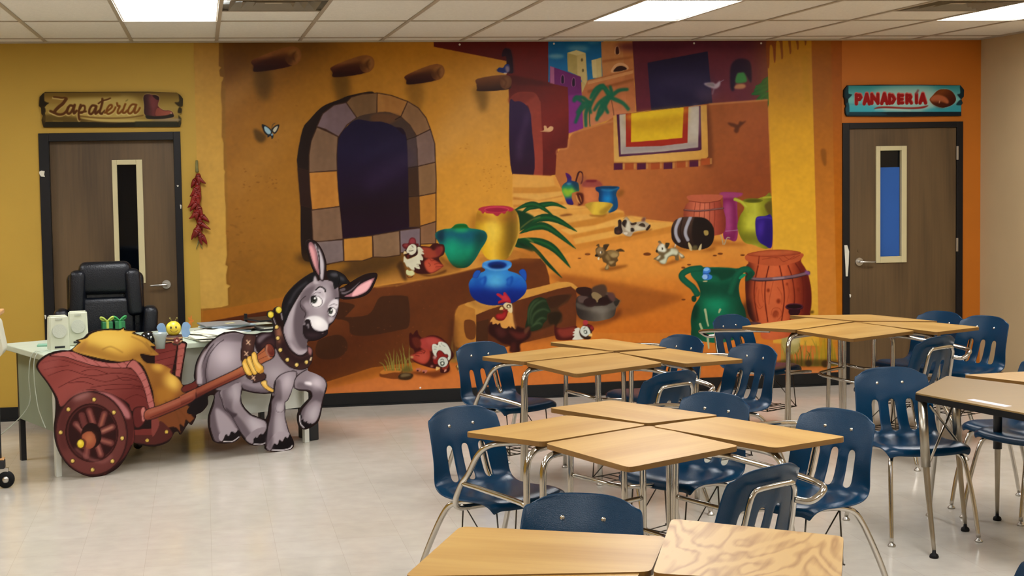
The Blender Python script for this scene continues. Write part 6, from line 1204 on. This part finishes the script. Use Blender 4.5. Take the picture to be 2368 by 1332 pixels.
bm=bmesh.new();ball(bm,(0,-.005,.118),.055,1,.95,.98,24);H=mesh('head',bm,YB_,t,True)
for s in (-1,1): bm=bmesh.new();ball(bm,(s*.018-.006,-.054,.13),.0065,.9,.5,1.5,10);mesh('eye',bm,BLACK,H,True)
bm=bmesh.new();tube(bm,[(-.03,-.049,.112),(-.018,-.056,.101),(-.002,-.058,.097),(.014,-.056,.101),(.024,-.05,.112)],.0018,6,3);mesh('mouth',bm,mat('smile_brown','7a5a14',.6,noise=.1,nscale=10),H,True)
for s in (-1,1):
    bm=bmesh.new();prism(bm,rounded([(0,-.045),(.04,-.05),(.062,-.02),(.05,.005),(.066,.03),(.045,.062),(.01,.06),(-.004,.02)],.022,5),-.006,.006);bmesh.ops.rotate(bm,verts=bm.verts[:],matrix=Matrix.Rotation(math.pi/2,3,'X'))
    if s<0: bmesh.ops.scale(bm,verts=bm.verts[:],vec=(-1,1,1));bmesh.ops.reverse_faces(bm,faces=bm.faces[:])
    o=mesh('wing',bm,WB,t);o.location=(s*.058,-.02,.10)
    bm=bmesh.new();tube(bm,[(s*.012,-.005,.168),(s*.018,-.01,.185),(s*.024,-.016,.192)],.0025,6,3);ball(bm,(s*.025,-.018,.194),.006,seg=8);mesh('antenna',bm,mat('antenna_olive','7c7436',.5,noise=.1,nscale=20),H,True)
# gadget, cup, papers, folders, dark tray
q=ondesk(343,797);t=thing('desk_gadget','glossy black rounded gadget on the desk between chair and bee figure','gadget',q)
bm=bmesh.new();lathe(bm,[(0,0),(.045,0),(.05,.01),(.05,.04),(.04,.066),(.022,.08),(0,.084)],24);mesh('body',bm,mat('gloss_black','0c0d10',.12,noise=.1,nscale=5),t);
bm=bmesh.new();ball(bm,(.02,-.045,.05),.006,seg=10);mesh('glint_dot',bm,GLINT,t,True)  # white bead stands in for the glint on the glossy dome
q=ondesk(371,806);t=thing('plastic_cup','small pale translucent cup on the desk left of the bee figure','cup',q)
bm=bmesh.new();lathe(bm,[(0,.002),(.026,.002),(.028,.0),(.034,.06),(.046,.094),(.043,.094),(.031,.06),(.025,.006),(0,.006)],24);mesh('body',bm,mat('frosted_plastic','b6c2bc',.25,trans=.45,noise=.03,nscale=10),t,True)
PAPR=mat('paper','d3d2c4',.8,noise=.05,nscale=10)
q=ondesk(486,781);t=thing('paper_pile','loose pile of white papers on the desk right of the bee figure','papers',q,.5)
rg=random.Random(4)
for k in range(9):
    o=mesh('sheet',bx(-.108,.108,-.14,.14,0,.004),PAPR,t);o.location=(rg.uniform(-.06,.06),rg.uniform(-.05,.05),k*.0042);o.rotation_euler=(0,0,rg.uniform(-.5,.5))
FO=[mat('folder_blue_grey','93a3b2',.5,noise=.05,nscale=8),mat('folder_grey','7c7c7a',.5,noise=.05,nscale=8),mat('folder_brown','7c5a4c',.5,noise=.05,nscale=8),mat('folder_pale','b6c2cc',.4,noise=.05,nscale=8)]
p=DM@Vector((1.28,.36,.7421));t=thing('folder_stack','stack of blue-grey and brown folders on the desk behind the donkey rump','folders',p,DA)
for k in range(6):
    o=mesh('folder',bx(-.15,.15,-.12,.12,0,.009,bev=.003),FO[k%4],t);o.location=(rg.uniform(-.05,.05),rg.uniform(-.03,.03),k*.0095);o.rotation_euler=(0,0,rg.uniform(-.3,.3))
o=mesh('sticky_note',bx(-.03,.03,-.02,.02,0,.001),mat('pale_yellow_note','e2dc9c',.7,noise=.04,nscale=20),t);o.location=(.03,-.06,.058)
p=DM@Vector((1.6,.3,.7421));t=thing('desk_tray','black two-tier tray on the desk behind the donkey collar','tray',p,DA)
for z in (0,.06): mesh('tier',bx(-.13,.13,-.12,.12,z,z+.012,bev=.003),BLACK,t)
for x in (-.12,.12): mesh('post',bx(x-.008,x+.008,.1,.116,.012,.1),BLACK,t)
o=mesh('paper',bx(-.1,.1,-.115,.1,.0125,.02),PAPR,t)
# cords at the left end
CRD=mat('white_cord','b9c2b4',.5,noise=.05,nscale=20)
for k,(pts,l) in enumerate((([(.10,.12,.746),(.0,.1,.752),(-.085,.11,.735),(-.10,.14,.6),(-.085,.2,.42),(-.16,.4,.25),(-.3,.62,.1),(-.55,.8,.02)],'thin pale cord hanging from the desk end toward the rolling cart'),([(.14,.05,.746),(.0,.04,.752),(-.088,.04,.735),(-.098,.05,.6),(-.09,.03,.44),(-.06,.06,.36),(-.05,.02,.3)],'thin pale cord hanging straight down the desk end panel'))):
    bm=bmesh.new();tube(bm,[DM@Vector(v) for v in pts],.003,6,6);tag(mesh('power_cord',bm,CRD,smooth=True),l,'cord','pale cords at the desk end')
o=mesh('sticky_pad',bx(-.05,.05,-.035,.035,0,.012,bev=.003),mat('mint_pad','7fae95',.6,noise=.05,nscale=20));o.location=ondesk(106,800);tag(o,'mint green note pad on the desk left of the speakers','note pad')
# ------------------------------------------------------------ office chair
LEA=mat('black_leather','070a12',.36,0,.35,noise=.2,nscale=5,bump=.25,bscale=120)
def cushion(x0,x1,y0,y1,z0,z1,bev,sub=2,puff=0):
    bm=bmesh.new();box(bm,x0,x1,y0,y1,z0,z1);bmesh.ops.bevel(bm,geom=bm.edges[:],offset=bev,segments=4,affect='EDGES',profile=.5);return bm
bp=aty(243,700,-.98);t=thing('office_chair','black high-back leather office chair between desk and left door','office chair',(bp.x,-.9,0),math.radians(4))
mesh('backrest',cushion(-.255,.255,-.03,.07,.52,1.13,.045),LEA,t,True)
mesh('headrest',cushion(-.175,.175,-.085,.05,.985,1.205,.05),LEA,t,True)
mesh('lumbar_pad',cushion(-.19,.19,-.07,.03,.55,.965,.035),LEA,t,True)
for s in (-1,1):
    bm=cushion(-.052,.052,-.085,.08,.84,1.155,.035);o=mesh('wing',bm,LEA,t,True);o.location=(s*.232,-.01,0);o.rotation_euler=(0,s*-.06,s*.25)
    bm=cushion(-.05,.05,-.1,.06,.5,.9,.04);o=mesh('side_bolster',bm,LEA,t,True);o.location=(s*.225,-.01,0);o.rotation_euler=(0,s*.08,0)
    bm=bmesh.new();tube(bm,[(s*.25,.02,.45),(s*.29,.0,.54),(s*.295,-.1,.585),(s*.295,-.36,.58)],.022,10,4);o=mesh('armrest',bm,BLACK,t,True);mesh('arm_pad',cushion(s*.295-.04,s*.295+.04,-.4,-.06,.585,.62,.015),LEA,o,True)
mesh('seat',cushion(-.26,.26,-.5,.02,.42,.54,.05),LEA,t,True)
bm=bmesh.new();tube(bm,[(0,-.22,.42),(0,-.22,.12)],.028,16,0);mesh('gas_lift',bm,BLACK,t)
for k in range(5):
    a=k*1.2566+.3;bm=bmesh.new();tube(bm,[(0,-.22,.12),(.3*math.cos(a),-.22+.3*math.sin(a),.075)],.024,10,0,r2=.016);l=mesh('base_leg',bm,BLACK,t)
    bm=bmesh.new();lathe(bm,[(0,-.012),(.026,-.012),(.03,0),(.026,.012),(0,.012)],16);bmesh.ops.rotate(bm,verts=bm.verts[:],matrix=Matrix.Rotation(math.pi/2,3,'X'));bmesh.ops.translate(bm,verts=bm.verts[:],vec=(.3*math.cos(a),-.22+.3*math.sin(a),.031));mesh('caster',bm,BLACK,l,True)
# ------------------------------------------------------------ rolling cart at the left edge
q=atz(17,1128,0);t=thing('rolling_cart','rolling stand with wooden top and black caster at the left edge','cart',(q.x-.02,q.y,0),0)
CW=mat('cart_wood','b98c5c',.5,noise=.2,nscale=8,stretch=(1,8,1))
mesh('shelf_top',bx(-.62,.0,-.2,.3,.985,1.012,bev=.008),CW,t);mesh('base_bar',bx(-.60,.012,-.03,.03,.115,.165,bev=.008),BLACK,t);mesh('base_cap',bx(-.60,.010,-.028,.028,.1655,.176,bev=.004),CW,t)
bm=bmesh.new();tube(bm,[(-.025,0,.17),(-.028,.02,.5),(-.03,.05,.985)],.02,12,3);mesh('post',bm,BLACK,t,True)
bm=bmesh.new();tube(bm,[(-.56,0,.17),(-.56,.05,.985)],.02,12,0);mesh('post',bm,BLACK,t,True)
for x in (.005,-.56):
    bm=bmesh.new();box(bm,x-.024,x+.024,-.012,.016,.075,.118);c_=mesh('caster_fork',bm,STEEL,t)
    bm=bmesh.new();lathe(bm,[(.018,-.016),(.044,-.016),(.05,-.008),(.05,.008),(.044,.016),(.018,.016)],24);bmesh.ops.rotate(bm,verts=bm.verts[:],matrix=Matrix.Rotation(math.pi/2,3,'X')@Matrix.Rotation(0,3,'Z'));bmesh.ops.translate(bm,verts=bm.verts[:],vec=(x+.008,0,.05));w=mesh('wheel',bm,RUBBER,c_,True)
    bm=bmesh.new();ball(bm,(x+.008,-.014,.05),.02,1,.5,1,12);mesh('hub',bm,STEEL,w,True)
bm=bmesh.new();prism(bm,rounded([(-.3,-.09),(.0,-.11),(.02,-.07),(-.01,.10),(-.06,.11),(-.3,.11)],.03),-.1,.1);bmesh.ops.rotate(bm,verts=bm.verts[:],matrix=Matrix.Rotation(math.pi/2,3,'X'))
o=mesh('plastic_tote',bm,mat('milky_plastic','c9c6b2',.4,noise=.05,nscale=6));q2=aty(2,780,q.y+.05);o.location=(q2.x-.0,q.y+.08,q2.z);tag(o,'milky white plastic tote under the wooden cart top at left edge','tote')
mesh('tote_shelf',bx(-.62,-.02,-.1,.25,q2.z-.13,q2.z-.112,bev=.004),BLACK,t)
# ------------------------------------------------------------ render look
W=bpy.data.worlds.new('room_dark');S.world=W;W.use_nodes=True;W.node_tree.nodes['Background'].inputs[0].default_value=(.02,.02,.02,1)
S.view_settings.view_transform='Standard';S.view_settings.look='None';S.view_settings.exposure=0;S.view_settings.gamma=1;S.view_settings.use_curve_mapping=False
S.cycles.use_denoising=True;S.cycles.max_bounces=8;S.cycles.diffuse_bounces=5;S.cycles.glossy_bounces=4;S.cycles.caustics_reflective=False;S.cycles.caustics_refractive=False
S.cycles.sample_clamp_indirect=6
